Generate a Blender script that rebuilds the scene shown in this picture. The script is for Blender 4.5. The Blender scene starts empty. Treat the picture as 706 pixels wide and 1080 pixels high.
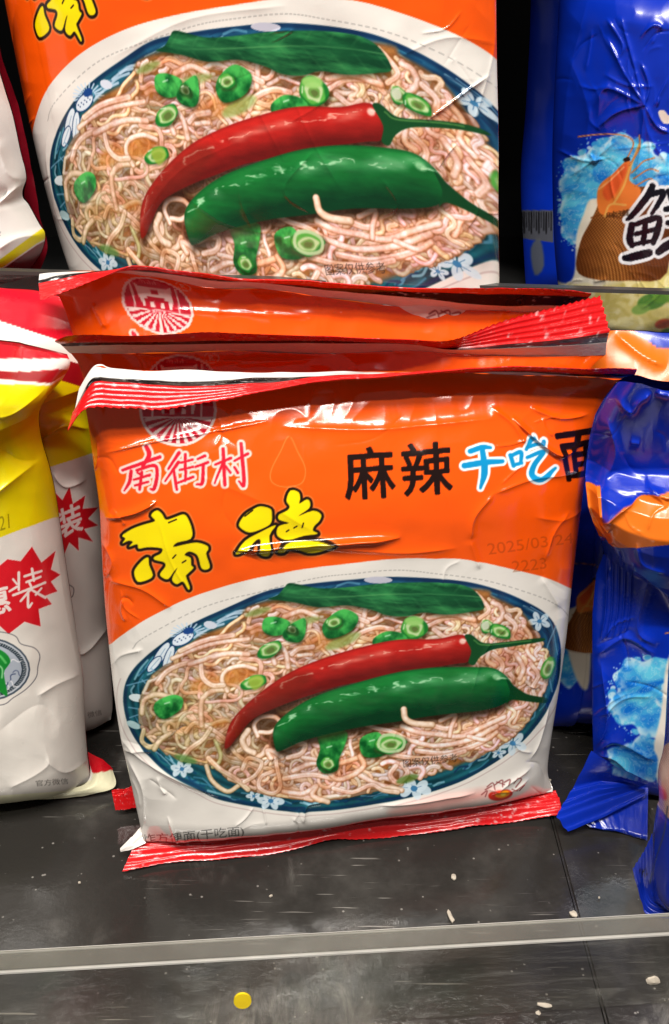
# Supermarket shelf with instant noodle packets: everything is built and painted by this script.
import bpy, math, random
import numpy as np
from mathutils import Vector, Matrix

F32 = np.float32
PW, PH = 706.0, 1080.0            # the photograph's frame, used as the unit of layout measurements
FPX = 1150.0                      # focal length in those units
PITCH = math.radians(28.0)
CAM = np.array([0.0, -0.275, 0.270])
CF = np.array([0.0, math.cos(PITCH), -math.sin(PITCH)])
CU = np.array([0.0, math.sin(PITCH), math.cos(PITCH)])
CR = np.array([1.0, 0.0, 0.0])


def ray(x, y):
    return CF + CR * ((x - PW / 2) / FPX) - CU * ((y - PH / 2) / FPX)


def project(P):
    d = P - CAM
    w = d @ CF
    return PW / 2 + FPX * (d @ CR) / w, PH / 2 - FPX * (d @ CU) / w


def on_level(x, y, z):
    r = ray(x, y)
    return CAM + r * ((z - CAM[2]) / r[2])


class Frame:
    """A standing plane: origin, yaw (turn about z), lean (top tips away), roll in its own plane."""
    def __init__(s, o, yaw=0.0, lean=0.0, roll=0.0):
        a, b, c = map(math.radians, (yaw, lean, roll))
        s.o = np.array(o, float)
        ex = np.array([math.cos(a), math.sin(a), 0.0])
        back = np.array([-math.sin(a), math.cos(a), 0.0])
        ez = np.array([0, 0, 1.0]) * math.cos(b) + back * math.sin(b)
        s.n = np.cross(ex, ez)
        s.ex = ex * math.cos(c) + ez * math.sin(c)
        s.ez = -ex * math.sin(c) + ez * math.cos(c)

    def hit(s, x, y, n=0.0):
        r = ray(x, y)
        t = ((s.o + s.n * n - CAM) @ s.n) / (r @ s.n)
        d = CAM + r * t - s.o
        return np.array([d @ s.ex, d @ s.ez, n])

    def world(s, L):
        return s.o + L[..., 0:1] * s.ex + L[..., 1:2] * s.ez + L[..., 2:3] * s.n


# ------------------------------------------------------------------ curves and noise
def catmull(P, n, closed=False):
    P = np.asarray(P, float)
    if closed:
        P = np.vstack([P[-1], P, P[0], P[1]])
    else:
        P = np.vstack([2 * P[0] - P[1], P, 2 * P[-1] - P[-2]])
    m = len(P) - 3
    out = []
    for i in range(m):
        t = np.linspace(0, 1, n, endpoint=False)[:, None]
        a, b, c, d = P[i:i + 4]
        out.append(0.5 * (2 * b + (c - a) * t + (2 * a - 5 * b + 4 * c - d) * t * t + (3 * b - a - 3 * c + d) * t ** 3))
    if not closed:
        out.append(P[-2][None])
    return np.vstack(out)


def resample(P, n, soft=True):
    Q = catmull(P, 12) if (soft and len(P) > 2) else np.asarray(P, float)
    s = np.concatenate([[0], np.cumsum(np.linalg.norm(np.diff(Q, axis=0), axis=1))])
    t = np.linspace(0, s[-1], n)
    return np.stack([np.interp(t, s, Q[:, k]) for k in range(Q.shape[1])], 1)


def vnoise(X, Y, seed):
    r = np.random.RandomState(seed)
    T = r.rand(128, 128).astype(F32)
    xi, yi = np.floor(X).astype(int), np.floor(Y).astype(int)
    fx, fy = (X - xi).astype(F32), (Y - yi).astype(F32)
    fx, fy = fx * fx * (3 - 2 * fx), fy * fy * (3 - 2 * fy)
    x0, x1, y0, y1 = xi & 127, (xi + 1) & 127, yi & 127, (yi + 1) & 127
    return (T[y0, x0] * (1 - fx) + T[y0, x1] * fx) * (1 - fy) + (T[y1, x0] * (1 - fx) + T[y1, x1] * fx) * fy


def fbm(X, Y, seed, oct=4):
    v, a, f, tot = 0, 1.0, 1.0, 0
    for k in range(oct):
        v = v + a * vnoise(X * f + 17.3 * k, Y * f + 9.1 * k, seed + k)
        tot += a
        a *= 0.5
        f *= 2.03
    return v / tot


# ------------------------------------------------------------------ print painter (the artwork on the films)
def C(r, g, b):
    return np.array([r, g, b], F32) / 255.0


def seg_dist(X, Y, P, closed=False):
    d = np.full(X.shape, 1e9, F32)
    n = len(P)
    for i in range(n if closed else n - 1):
        ax, ay = P[i]
        bx, by = P[(i + 1) % n]
        dx, dy = bx - ax, by - ay
        L = dx * dx + dy * dy + 1e-9
        t = np.clip(((X - ax) * dx + (Y - ay) * dy) / L, 0, 1)
        d = np.minimum(d, (X - ax - t * dx) ** 2 + (Y - ay - t * dy) ** 2)
    return np.sqrt(d)


def inside(X, Y, P):
    c = np.zeros(X.shape, bool)
    n = len(P)
    for i in range(n):
        ax, ay = P[i]
        bx, by = P[(i + 1) % n]
        if ay == by:
            continue
        c ^= ((ay > Y) != (by > Y)) & (X < (bx - ax) * (Y - ay) / (by - ay) + ax)
    return c


class Canvas:
    def __init__(s, x0, y0, x1, y1, S, bg):
        s.x0, s.y0, s.S = x0, y0, S
        s.W, s.H = int((x1 - x0) * S), int((y1 - y0) * S)
        s.img = np.ones((s.H, s.W, 3), F32) * np.asarray(bg, F32)

    def win(s, x0, y0, x1, y1):
        a, b = max(0, int((x0 - s.x0) * s.S)), max(0, int((y0 - s.y0) * s.S))
        c, d = min(s.W, int((x1 - s.x0) * s.S) + 2), min(s.H, int((y1 - s.y0) * s.S) + 2)
        c, d = max(a, c), max(b, d)
        X, Y = np.meshgrid((np.arange(a, c, dtype=F32) + 0.5) / s.S + s.x0, (np.arange(b, d, dtype=F32) + 0.5) / s.S + s.y0)
        return (slice(b, d), slice(a, c)), X, Y

    def mix(s, sl, m, col):
        m = np.clip(m, 0, 1)[..., None]
        s.img[sl] = s.img[sl] * (1 - m) + np.asarray(col, F32) * m

    def aa(s, sd, soft=0.0):
        return np.clip(0.5 - sd / (1.0 / s.S + soft), 0, 1)

    def poly(s, P, col, alpha=1.0, soft=0.0, curve=0, shade=None, grow=0.0):
        P = np.asarray(P, float)
        if curve:
            P = catmull(P, curve, True)
        pad = soft + grow + 2
        sl, X, Y = s.win(P[:, 0].min() - pad, P[:, 1].min() - pad, P[:, 0].max() + pad, P[:, 1].max() + pad)
        if X.size == 0:
            return
        d = seg_dist(X, Y, P, True)
        sd = np.where(inside(X, Y, P), -d, d) - grow
        c = col if shade is None else shade(X, Y, sd)
        s.mix(sl, s.aa(sd, soft) * alpha, c)

    def line(s, P, w, col, alpha=1.0, soft=0.0, curve=6, closed=False):
        P = np.asarray(P, float)
        if curve and len(P) > 2:
            P = catmull(P, curve, closed)
        pad = w + soft + 2
        sl, X, Y = s.win(P[:, 0].min() - pad, P[:, 1].min() - pad, P[:, 0].max() + pad, P[:, 1].max() + pad)
        if X.size:
            s.mix(sl, s.aa(seg_dist(X, Y, P, closed) - w / 2, soft) * alpha, col)

    def ell(s, cx, cy, rx, ry, col, rot=0.0, alpha=1.0, soft=0.0):
        a = np.linspace(0, 2 * np.pi, 28, endpoint=False)
        x, y, c, q = rx * np.cos(a), ry * np.sin(a), math.cos(rot), math.sin(rot)
        s.poly(np.stack([cx + x * c - y * q, cy + x * q + y * c], 1), col, alpha, soft)

    def strokes(s, L, col, grow=0.0, alpha=1.0, soft=0.0, rough=0.0, seed=5):
        """Brush strokes: a list of polylines of (x, y, radius); grow fattens all of them (outlines)."""
        A = [catmull(np.asarray(q, float), 6) if len(q) > 2 else np.asarray(q, float) for q in L]
        B = np.vstack(A)
        pad = B[:, 2].max() + grow + soft + 3
        sl, X, Y = s.win(B[:, 0].min() - pad, B[:, 1].min() - pad, B[:, 0].max() + pad, B[:, 1].max() + pad)
        sd = np.full(X.shape, 1e9, F32)
        for P in A:
            for i in range(len(P) - 1):
                ax, ay, ar = P[i]
                bx, by, br = P[i + 1]
                dx, dy = bx - ax, by - ay
                t = np.clip(((X - ax) * dx + (Y - ay) * dy) / (dx * dx + dy * dy + 1e-9), 0, 1)
                sd = np.minimum(sd, np.hypot(X - ax - t * dx, Y - ay - t * dy) - (ar + t * (br - ar)))
        if rough:
            sd = sd + rough * (fbm(X * 0.5, Y * 0.5, seed, 3) - 0.5)
        s.mix(sl, s.aa(sd - grow, soft) * alpha, col)

    def noodle(s, P, r, hi, lo, alpha=1.0, twin=False):
        """One strand: a round, lighter middle, darker rims, and the strand's printed outline."""
        sl, X, Y = s.win(P[:, 0].min() - r - 3, P[:, 1].min() - r - 3, P[:, 0].max() + r + 3, P[:, 1].max() + r + 3)
        if X.size == 0:
            return
        d2 = np.full(X.shape, 1e9, F32)
        side = np.zeros(X.shape, F32)
        for i in range(len(P) - 1):
            ax, ay = P[i]
            dx, dy = P[i + 1][0] - ax, P[i + 1][1] - ay
            ll = dx * dx + dy * dy + 1e-9
            t = np.clip(((X - ax) * dx + (Y - ay) * dy) / ll, 0, 1)
            ex, ey = X - ax - t * dx, Y - ay - t * dy
            q = ex * ex + ey * ey
            m = q < d2
            d2 = np.where(m, q, d2)
            side = np.where(m, ey * 0.85 + ex * 0.35, side)
        d = np.sqrt(d2)
        s.mix(sl, s.aa(d - r - 0.5, 1.2) * 0.30 * alpha, C(96, 58, 34))
        n = vnoise(X * 0.35, Y * 0.35, 77) - 0.5
        k = np.clip(1 - (d / r) ** 2, 0, 1) ** 0.8
        if twin:      # a flat strand: a groove runs along its middle
            k = k * (0.62 + 0.5 * np.clip(np.abs(d / r) / 0.5, 0, 1))
        k = np.clip(k * 0.9 - 0.34 * side / r + 0.14 + 0.30 * n, 0, 1.15)[..., None]
        c = lo * (1 - k) + hi * k
        g = np.clip(1 - np.abs(side / r + 0.45) / 0.3, 0, 1) * np.clip(1.5 - d / r, 0, 1) * np.clip(n * 3 + 0.2, 0, 1)
        c = c + (C(250, 232, 220) - c) * (0.42 * g)[..., None]
        s.mix(sl, s.aa(d - r, 0.5) * alpha, c)

    def tris(s, V, T, col, alpha=1.0, ss=2):
        lo, hi = V.min(0), V.max(0)
        a, b = max(0, int((lo[0] - s.x0) * s.S) - 1), max(0, int((lo[1] - s.y0) * s.S) - 1)
        c, d = min(s.W, int((hi[0] - s.x0) * s.S) + 2), min(s.H, int((hi[1] - s.y0) * s.S) + 2)
        if c <= a or d <= b:
            return
        k = s.S * ss
        W, H = (c - a) * ss, (d - b) * ss
        m = np.zeros((H, W), bool)
        Q = (V - [s.x0 + a / s.S, s.y0 + b / s.S]) * k
        for t in T:
            p = Q[list(t)]
            x0, y0 = np.floor(p.min(0)).astype(int)
            x1, y1 = np.ceil(p.max(0)).astype(int) + 1
            x0, y0, x1, y1 = max(x0, 0), max(y0, 0), min(x1, W), min(y1, H)
            if x1 <= x0 or y1 <= y0:
                continue
            X, Y = np.meshgrid(np.arange(x0, x1) + 0.5, np.arange(y0, y1) + 0.5)
            e = [(p[(i + 1) % 3][0] - p[i][0]) * (Y - p[i][1]) - (p[(i + 1) % 3][1] - p[i][1]) * (X - p[i][0]) for i in range(3)]
            m[y0:y1, x0:x1] |= ((e[0] >= 0) & (e[1] >= 0) & (e[2] >= 0)) | ((e[0] <= 0) & (e[1] <= 0) & (e[2] <= 0))
        g = m.reshape(d - b, ss, c - a, ss).mean((1, 3)).astype(F32)
        s.mix((slice(b, d), slice(a, c)), g * alpha, col)

    def sample(s, x, y):
        fx = np.clip((x - s.x0) * s.S - 0.5, 0, s.W - 1.001)
        fy = np.clip((y - s.y0) * s.S - 0.5, 0, s.H - 1.001)
        xi, yi = fx.astype(int), fy.astype(int)
        u, v = (fx - xi)[..., None].astype(F32), (fy - yi)[..., None].astype(F32)
        I = s.img
        return (I[yi, xi] * (1 - u) + I[yi, xi + 1] * u) * (1 - v) + (I[yi + 1, xi] * (1 - u) + I[yi + 1, xi + 1] * u) * v


_gl = {}


def glyphs(string):
    key = string
    if key not in _gl:
        cu = bpy.data.curves.new("print", 'FONT')
        cu.body = string
        cu.resolution_u = 3
        o = bpy.data.objects.new("print", cu)
        me = o.to_mesh()
        me.calc_loop_triangles()
        V = np.array([v.co[:2] for v in me.vertices])
        T = [tuple(t.vertices) for t in me.loop_triangles]
        o.to_mesh_clear()
        bpy.data.objects.remove(o)
        bpy.data.curves.remove(cu)
        _gl[key] = (V, T, V[:, 0].max())
    return _gl[key]


def put_text(cv, string, quad, col, bold=0.0, alpha=1.0):
    V, T, w = glyphs(string)
    lo, hi = V.min(0), V.max(0)
    p00, p10, p11, p01 = [np.array(q, float) for q in quad]
    a = ((V[:, 0] - lo[0]) / (hi[0] - lo[0]))[:, None]
    b = ((hi[1] - V[:, 1]) / (hi[1] - lo[1]))[:, None]
    Q = (p00 * (1 - a) + p10 * a) * (1 - b) + (p01 * (1 - a) + p11 * a) * b
    if bold:        # a heavier cut of the letter: the outline grown by `bold` canvas units
        T = [tuple(np.array(t) + k * len(Q)) for k in range(9) for t in T]
        Q = np.vstack([Q] + [Q + bold * np.array([math.cos(t), math.sin(t)]) for t in np.arange(8) * math.pi / 4])
    cv.tris(Q, T, col, alpha)
# ------------------------------------------------------------------ printed front of the orange packet
ORANGE, WHITE, TEAL = C(238, 84, 8), C(226, 221, 214), C(18, 66, 92)
NHI, NLO = C(240, 214, 192), C(160, 112, 70)


def off(P, sc, ox, oy):
    return [(x / sc + ox, y / sc + oy) + tuple(q / sc for q in r) for x, y, *r in P]


def wander(rng, x, y, h, n, step, amp, freq, drift):
    P, ph = [], rng.uniform(0, 6.28)
    for i in range(n):
        P.append((x, y))
        a = h + amp * math.sin(ph + freq * i) + drift * i
        x += step * math.cos(a)
        y += step * math.sin(a) * 0.85
    return np.array(P)


BOWL = [(368, 611), (329, 615), (283, 622), (245, 638), (196, 661), (157, 689), (136, 712), (130, 735), (134, 760), (143, 780), (157, 797), (176, 813),
        (206, 830), (231, 844), (272, 853), (316, 857), (368, 853), (405, 847), (460, 834), (505, 815), (541, 791), (564, 769), (581, 742), (591, 709),
        (590, 673), (578, 649), (550, 632), (515, 619), (479, 612), (419, 608)]
FOOD = [(163, 714), (180, 700), (195, 685), (210, 672), (229, 664), (252, 656), (263, 640), (310, 629), (400, 622), (505, 622), (520, 630), (545, 642), (558, 656), (570, 678), (578, 700),
        (570, 733), (552, 762), (530, 782), (500, 799), (450, 818), (400, 832), (340, 842), (290, 838), (250, 826), (225, 808), (190, 798), (168, 788), (154, 772), (149, 750), (153, 728)]


def flower(cv, x, y, r, n, rot, flat=0.8, k=1.0):
    for i in range(n):
        a = rot + i * 2 * math.pi / n
        cv.ell(x + r * 0.62 * math.cos(a), y + r * 0.62 * flat * math.sin(a), r * 0.42, r * 0.27, C(205, 222, 232), a, 0.92, 0.4)
        cv.line([(x, y), (x + r * 0.6 * math.cos(a), y + r * 0.6 * flat * math.sin(a))], 0.6, C(40, 90, 140), 0.7)
    cv.ell(x, y, r * 0.2, r * 0.17, C(60, 120, 165))


def scallion(cv, x, y, rx, ry, rot=0.0, wall=0.45, shade=1.0):
    """A slice of spring onion: an irregular ring of pale layers in a dark green skin."""
    rng = random.Random(int(x * 7 + y * 13))
    def ring(k, dx, dy, col, alpha=1.0, soft=0.8):
        P = []
        for i in range(11):
            t = 2 * math.pi * i / 11
            q = k * rng.uniform(.86, 1.12)
            u, v = rx * q * math.cos(t), ry * q * math.sin(t)
            P.append((x + dx + u * math.cos(rot) - v * math.sin(rot), y + dy + u * math.sin(rot) + v * math.cos(rot)))
        cv.poly(P, col, alpha, soft, 3)
    ring(1.06, 0.8, 1.8, C(40, 40, 15), 0.55, 2.5)
    ring(1.0, 0, 0, C(24, 118, 42) * shade)
    ring(0.86, -0.5, -0.8, C(92, 178, 70) * shade, .9, 1.4)
    ring(1 - wall * .75, 0.3, 0, C(190, 216, 158) * shade, 1, 1.2)
    ring((1 - wall) * 0.8, 0.5, 0.5, C(96, 150, 62) * shade, .9, 1.2)
    ring((1 - wall) * 0.5, 0.7, 0.8, C(92, 112, 54) * shade, .9, 1.2)
    t = rng.uniform(2.6, 4.4)
    cv.line([(x + .8 * rx * math.cos(t), y + .8 * ry * math.sin(t)), (x + .8 * rx * math.cos(t + .5), y + .8 * ry * math.sin(t + .5))], 1.1, C(232, 248, 220), .8, .7)


def cube_leaf(cv, P, seed=1):
    """A short cut tube of spring onion."""
    P = np.array(P, float)
    cv.poly(P + [0.6, 1.8], C(30, 36, 12), 0.6, 2.5, 4)
    cx, cy = P.mean(0)
    def sh(X, Y, sd):
        k = np.clip(0.5 + 0.9 * (fbm(X * 0.13, Y * 0.13, seed, 3) - 0.5) * 2 + (cy - Y) * 0.03, 0, 1)[..., None]
        return C(6, 84, 34) * (1 - k) + C(72, 186, 84) * k
    cv.poly(P, None, 1, 0.6, 4, sh)
    cv.line([(cx - 4, cy - 3), (cx + 1, cy - 4.5)], 1.2, C(210, 245, 215), 0.8, 0.8)


def pepper_shade(axis, hw, dark, mid, hi, seed):
    A = catmull(np.array(axis, float), 10)
    def sh(X, Y, sd):
        ex = np.interp(X, A[:, 0], A[:, 1])
        s = np.clip((Y - ex) / hw, -1.3, 1.3)
        n = fbm(X * 0.06, Y * 0.12, seed, 3) - 0.5
        k = np.clip(0.62 - 0.62 * s - 0.35 * np.clip(s, 0, 2) + 0.35 * n, 0, 1)[..., None]
        c = dark * (1 - k) + mid * k
        # broken window-like gloss runs along the upper third
        m = fbm(X * 0.05, Y * 0.2, seed + 3, 3) - 0.5
        g = np.exp(-((s + 0.5 + 0.7 * m) / 0.055) ** 2) * np.clip((fbm(X * 0.11, Y * 0.11, seed + 7, 3) - 0.44) * 7, 0, 1)
        g = np.maximum(g, 0.5 * np.exp(-((s + 0.45 + 0.3 * m) / 0.2) ** 2) * np.clip((fbm(X * 0.03, Y * 0.05, seed + 9, 2) - 0.4) * 4, 0, 1))
        c = c + (hi - c) * (0.85 * g)[..., None]
        w = fbm(X * 0.05 + s * 0.8, Y * 0.28, seed + 17, 4) - 0.5
        c = c * (1 + 0.22 * w)[..., None]
        rim = np.clip(1 + sd / 3.0, 0, 1)[..., None] * 0.45
        return c * (1 - rim) + dark * rim
    return sh


def paint_orange():
    rng = random.Random(11)
    cv = Canvas(58, 376, 690, 930, 2.3, ORANGE)
    # white lower field, its dotted keyline
    edge = [(40, 716), (86, 698), (115, 680), (146, 657), (196, 632), (253, 613), (310, 601.5), (368, 594), (425, 588), (459, 589), (489, 590), (531, 598.5), (574, 609), (601, 620), (640, 640), (700, 690)]
    E = catmull(np.array(edge, float), 8)
    cv.poly(np.vstack([E, [[700, 960], [40, 960]]]), WHITE)
    K = catmull(np.array([(140, 683), (153, 671), (215, 640), (272, 624), (330, 610), (368, 605), (420, 601), (459, 605), (518, 614), (578, 633), (600, 650), (614, 680)], float), 20)
    for i in range(0, len(K) - 2, 2):
        cv.line(K[i:i + 2], 0.9, C(110, 110, 110), 0.55, 0.3)
    bp = catmull(np.array(BOWL, float), 6, True)
    c0 = bp.mean(0)
    kl = c0 + (bp - c0) * 1.03
    cv.line(kl[kl[:, 1] > 715], 0.9, C(168, 140, 140), 0.6, 0.4, 0)
    # bowl: blue glaze with brushed pattern
    def glaze(X, Y, sd):
        n = fbm(X * 0.05, Y * 0.07, 3, 4)
        r = np.clip(-sd / 26, 0, 1)
        k = np.clip(0.25 + 1.0 * (n - 0.45) + 0.25 * np.sin(sd * 0.8), 0, 1)[..., None]
        t = np.clip((Y - X * 0.15 - 560) / 90, 0.25, 1)[..., None]
        c = (C(10, 40, 80) * (1 - t) + C(8, 50, 62) * t) * (1 - k) + (C(38, 104, 150) * (1 - t) + C(36, 118, 132) * t) * k
        rim = np.exp(-((sd + 2.2) / 1.6) ** 2)[..., None]
        return c * (1 - 0.65 * rim) + C(10, 44, 86) * 0.65 * rim
    cv.poly(bp, None, 1, 0.5, 0, glaze)
    for i in range(150):      # brushed leaves and dashes of the glaze
        t = rng.randrange(len(bp) - 3)
        q = bp[t]
        p = c0 + (q - c0) * rng.uniform(0.90, 0.97)
        d = bp[t + 2] - bp[t]
        d = d / (np.hypot(*d) + 1e-6)
        L = rng.uniform(4, 13)
        m = p + np.array([-d[1], d[0]]) * rng.uniform(-3, 3)
        cv.line([p - d * L, m, p + d * L], rng.uniform(0.8, 2.2), rng.choice([C(96, 160, 190), C(150, 196, 214), C(14, 40, 80), C(10, 60, 100), C(60, 130, 160)]), 0.7, 0.6)
    for j, (a, b) in enumerate([((236, 658), (205, 672)), ((244, 660), (214, 680)), ((250, 650), (222, 662)), ((255, 646), (230, 655)), ((262, 643), (240, 650))]):
        cv.line([a, ((a[0] + b[0]) / 2, (a[1] + b[1]) / 2 - 2), b], 2.4, C(190, 215, 235), 0.85, 0.5)
    # the big daisy on the left wall of the bowl
    for (x, y, rx, ry, a) in [(170, 690, 16, 4.6, -1.0), (178, 694, 15, 4.2, -1.25), (187, 696, 12, 4.2, -1.45), (196, 697, 10, 3.8, -1.7), (163, 700, 11, 3.8, -0.85)]:
        cv.ell(x, y, rx, ry + 1, C(12, 50, 100), a)
        cv.ell(x, y, rx - 1, ry, C(214, 226, 234), a)
        cv.line([(x - 8 * math.cos(a), y - 8 * math.sin(a)), (x + 8 * math.cos(a), y + 8 * math.sin(a))], 0.7, C(90, 130, 170), 0.7)
    for a in np.linspace(2.6, 6.6, 15):
        cv.line([(199 + 9 * math.cos(a), 668 + 5 * math.sin(a)), (199 + 19 * math.cos(a), 668 + 11 * math.sin(a))], 1.5, C(190, 212, 232), 0.9, 0.3)
    cv.ell(193, 673, 13, 6.5, C(20, 60, 110), -0.45)
    cv.ell(193, 673, 12, 5.6, C(216, 226, 236), -0.45)
    cv.ell(199, 665, 6, 3.4, C(22, 64, 130), -0.3)
    for i in range(9):
        cv.ell(185 + 2.2 * i, 675 - 0.9 * i + (i % 2) * 2.4, 0.8, 0.7, C(30, 60, 110))
    cv.ell(222, 659, 7, 4, C(206, 212, 226), 0.2)
    cv.ell(145, 735, 9, 4.2, C(212, 226, 230), 0.15)
    cv.ell(141, 764, 8, 3.6, C(168, 200, 204), 0.5)
    cv.ell(399, 611.5, 15, 3.6, C(190, 190, 205), 0.02)
    for a in ((134, 722, 156, 716), (136, 745, 152, 748), (137, 756, 150, 752), (150, 716, 160, 726), (160, 705, 168, 712)):
        cv.line([a[:2], a[2:]], 1.3, C(110, 160, 190), 0.8, 0.4)
    flower(cv, 541, 784, 15, 5, 0.4, 0.75)
    flower(cv, 526, 794, 8, 5, 1.1, 0.75)
    flower(cv, 286, 846, 14, 6, 0.1, 0.45)
    flower(cv, 268, 841, 8, 5, 0.6, 0.45)
    flower(cv, 437, 832, 18, 6, 0.3, 0.35)
    flower(cv, 569, 655, 12, 5, 0.5, 0.75)
    flower(cv, 192, 810, 12, 6, 0.3, 0.5)
    cv.line([(586, 660), (576, 690), (583, 730)], 1.6, C(120, 170, 200), 0.6)
    cv.line([(560, 640), (580, 655), (588, 690)], 1.2, C(120, 170, 200), 0.6)
    # noodle bed
    fp = catmull(np.array(FOOD, float), 6, True)
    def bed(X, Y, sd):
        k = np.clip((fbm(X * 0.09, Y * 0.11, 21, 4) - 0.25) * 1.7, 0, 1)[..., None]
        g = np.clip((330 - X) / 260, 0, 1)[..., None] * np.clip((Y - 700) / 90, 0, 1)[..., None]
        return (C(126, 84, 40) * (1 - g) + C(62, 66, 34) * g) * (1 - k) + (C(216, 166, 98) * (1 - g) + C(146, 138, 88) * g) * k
    cv.poly(fp, None, 1, 5, 0, bed)
    fc = fp.mean(0)
    fin = fc + (fp - fc) * 0.985
    pts = []
    while len(pts) < 1050:
        x, y = rng.uniform(148, 585), rng.uniform(622, 845)
        if inside(np.array([x]), np.array([y]), fin)[0]:
            pts.append((x, y))
    for i in range(230):      # the right side is packed tight
        x, y = rng.uniform(470, 580), rng.uniform(630, 790)
        if inside(np.array([x]), np.array([y]), fin)[0]:
            pts.insert(rng.randint(450, len(pts)), (x, y))
    def keep(P):
        P = P[inside(P[:, 0], P[:, 1], fc + (fp - fc) * 1.012)]
        return P if len(P) > 4 else None
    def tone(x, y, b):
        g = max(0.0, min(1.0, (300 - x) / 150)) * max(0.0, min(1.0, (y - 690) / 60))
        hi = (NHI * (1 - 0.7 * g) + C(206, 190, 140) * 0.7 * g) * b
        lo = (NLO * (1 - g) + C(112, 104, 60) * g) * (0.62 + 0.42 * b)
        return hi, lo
    for i, (x, y) in enumerate(pts):
        lay = i / len(pts)
        b = 0.48 + 0.56 * lay ** 1.1 + rng.uniform(-0.08, 0.06)
        if x > 470 and y < 760:                                          # tight crimped waves on the right
            P = wander(rng, x, y, rng.uniform(0.9, 2.1), rng.randint(10, 20), 2.6, rng.uniform(0.7, 1.3), rng.uniform(0.5, 0.8), rng.uniform(-.04, .04))
            b = min(1.04, b + 0.16)
        elif x < 300 and y < 716:                                        # combed streaks, upper left
            P = wander(rng, x, y, rng.uniform(-0.55, 0.1), rng.randint(16, 30), 2.8, rng.uniform(0.2, 0.8), rng.uniform(0.3, 0.7), rng.uniform(-.06, .06))
            b = min(1.02, b + 0.08)
        elif x < 400 and y > 690:                                        # loose loops, lower left
            P = wander(rng, x, y, rng.uniform(0, 6.28), rng.randint(26, 52), 2.7, rng.uniform(0.3, 0.9), rng.uniform(0.25, 0.55), rng.choice([-1, 1]) * rng.uniform(.08, .30))
        elif y < 700:
            P = wander(rng, x, y, rng.uniform(-0.4, 0.5), rng.randint(8, 18), 2.7, rng.uniform(0.3, 0.9), rng.uniform(0.3, 0.5), rng.uniform(-.1, .1))
            b = min(1.02, b + 0.08)
        else:                                                            # strands sweeping up to the right
            P = wander(rng, x, y, rng.uniform(-0.75, 0.35), rng.randint(20, 40), 2.6, rng.uniform(0.4, 1.1), rng.uniform(0.25, 0.6), rng.uniform(-.12, .12))
        P = keep(P)
        if P is None:
            continue
        hi, lo = tone(x, y, b)
        w = np.array([rng.uniform(.93, 1.06), rng.uniform(.95, 1.03), rng.uniform(.88, 1.06)], F32)
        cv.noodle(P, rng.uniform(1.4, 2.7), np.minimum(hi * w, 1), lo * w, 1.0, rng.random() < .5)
        if i == 420:
            cv.poly(fp, None, 0.5, 2, 0, lambda X, Y, sd: (C(120, 78, 40)[None, None] * (0.4 + 1.3 * fbm(X * .05, Y * .06, 5, 3)[..., None])))
    # dark pockets under the peppers, broth glimpses
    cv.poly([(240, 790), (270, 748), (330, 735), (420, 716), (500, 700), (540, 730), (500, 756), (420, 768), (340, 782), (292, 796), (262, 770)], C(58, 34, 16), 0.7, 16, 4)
    for (x, y, rx, ry, a) in [(250, 712, 22, 9, .75), (345, 675, 26, 9, .6), (232, 762, 10, 5, .6), (215, 720, 16, 8, .6), (430, 690, 22, 6, .5), (335, 640, 40, 5, .5), (268, 664, 8, 5, .4)]:
        cv.ell(x, y, rx, ry, C(188, 120, 52), -0.3, a, 6)
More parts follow.
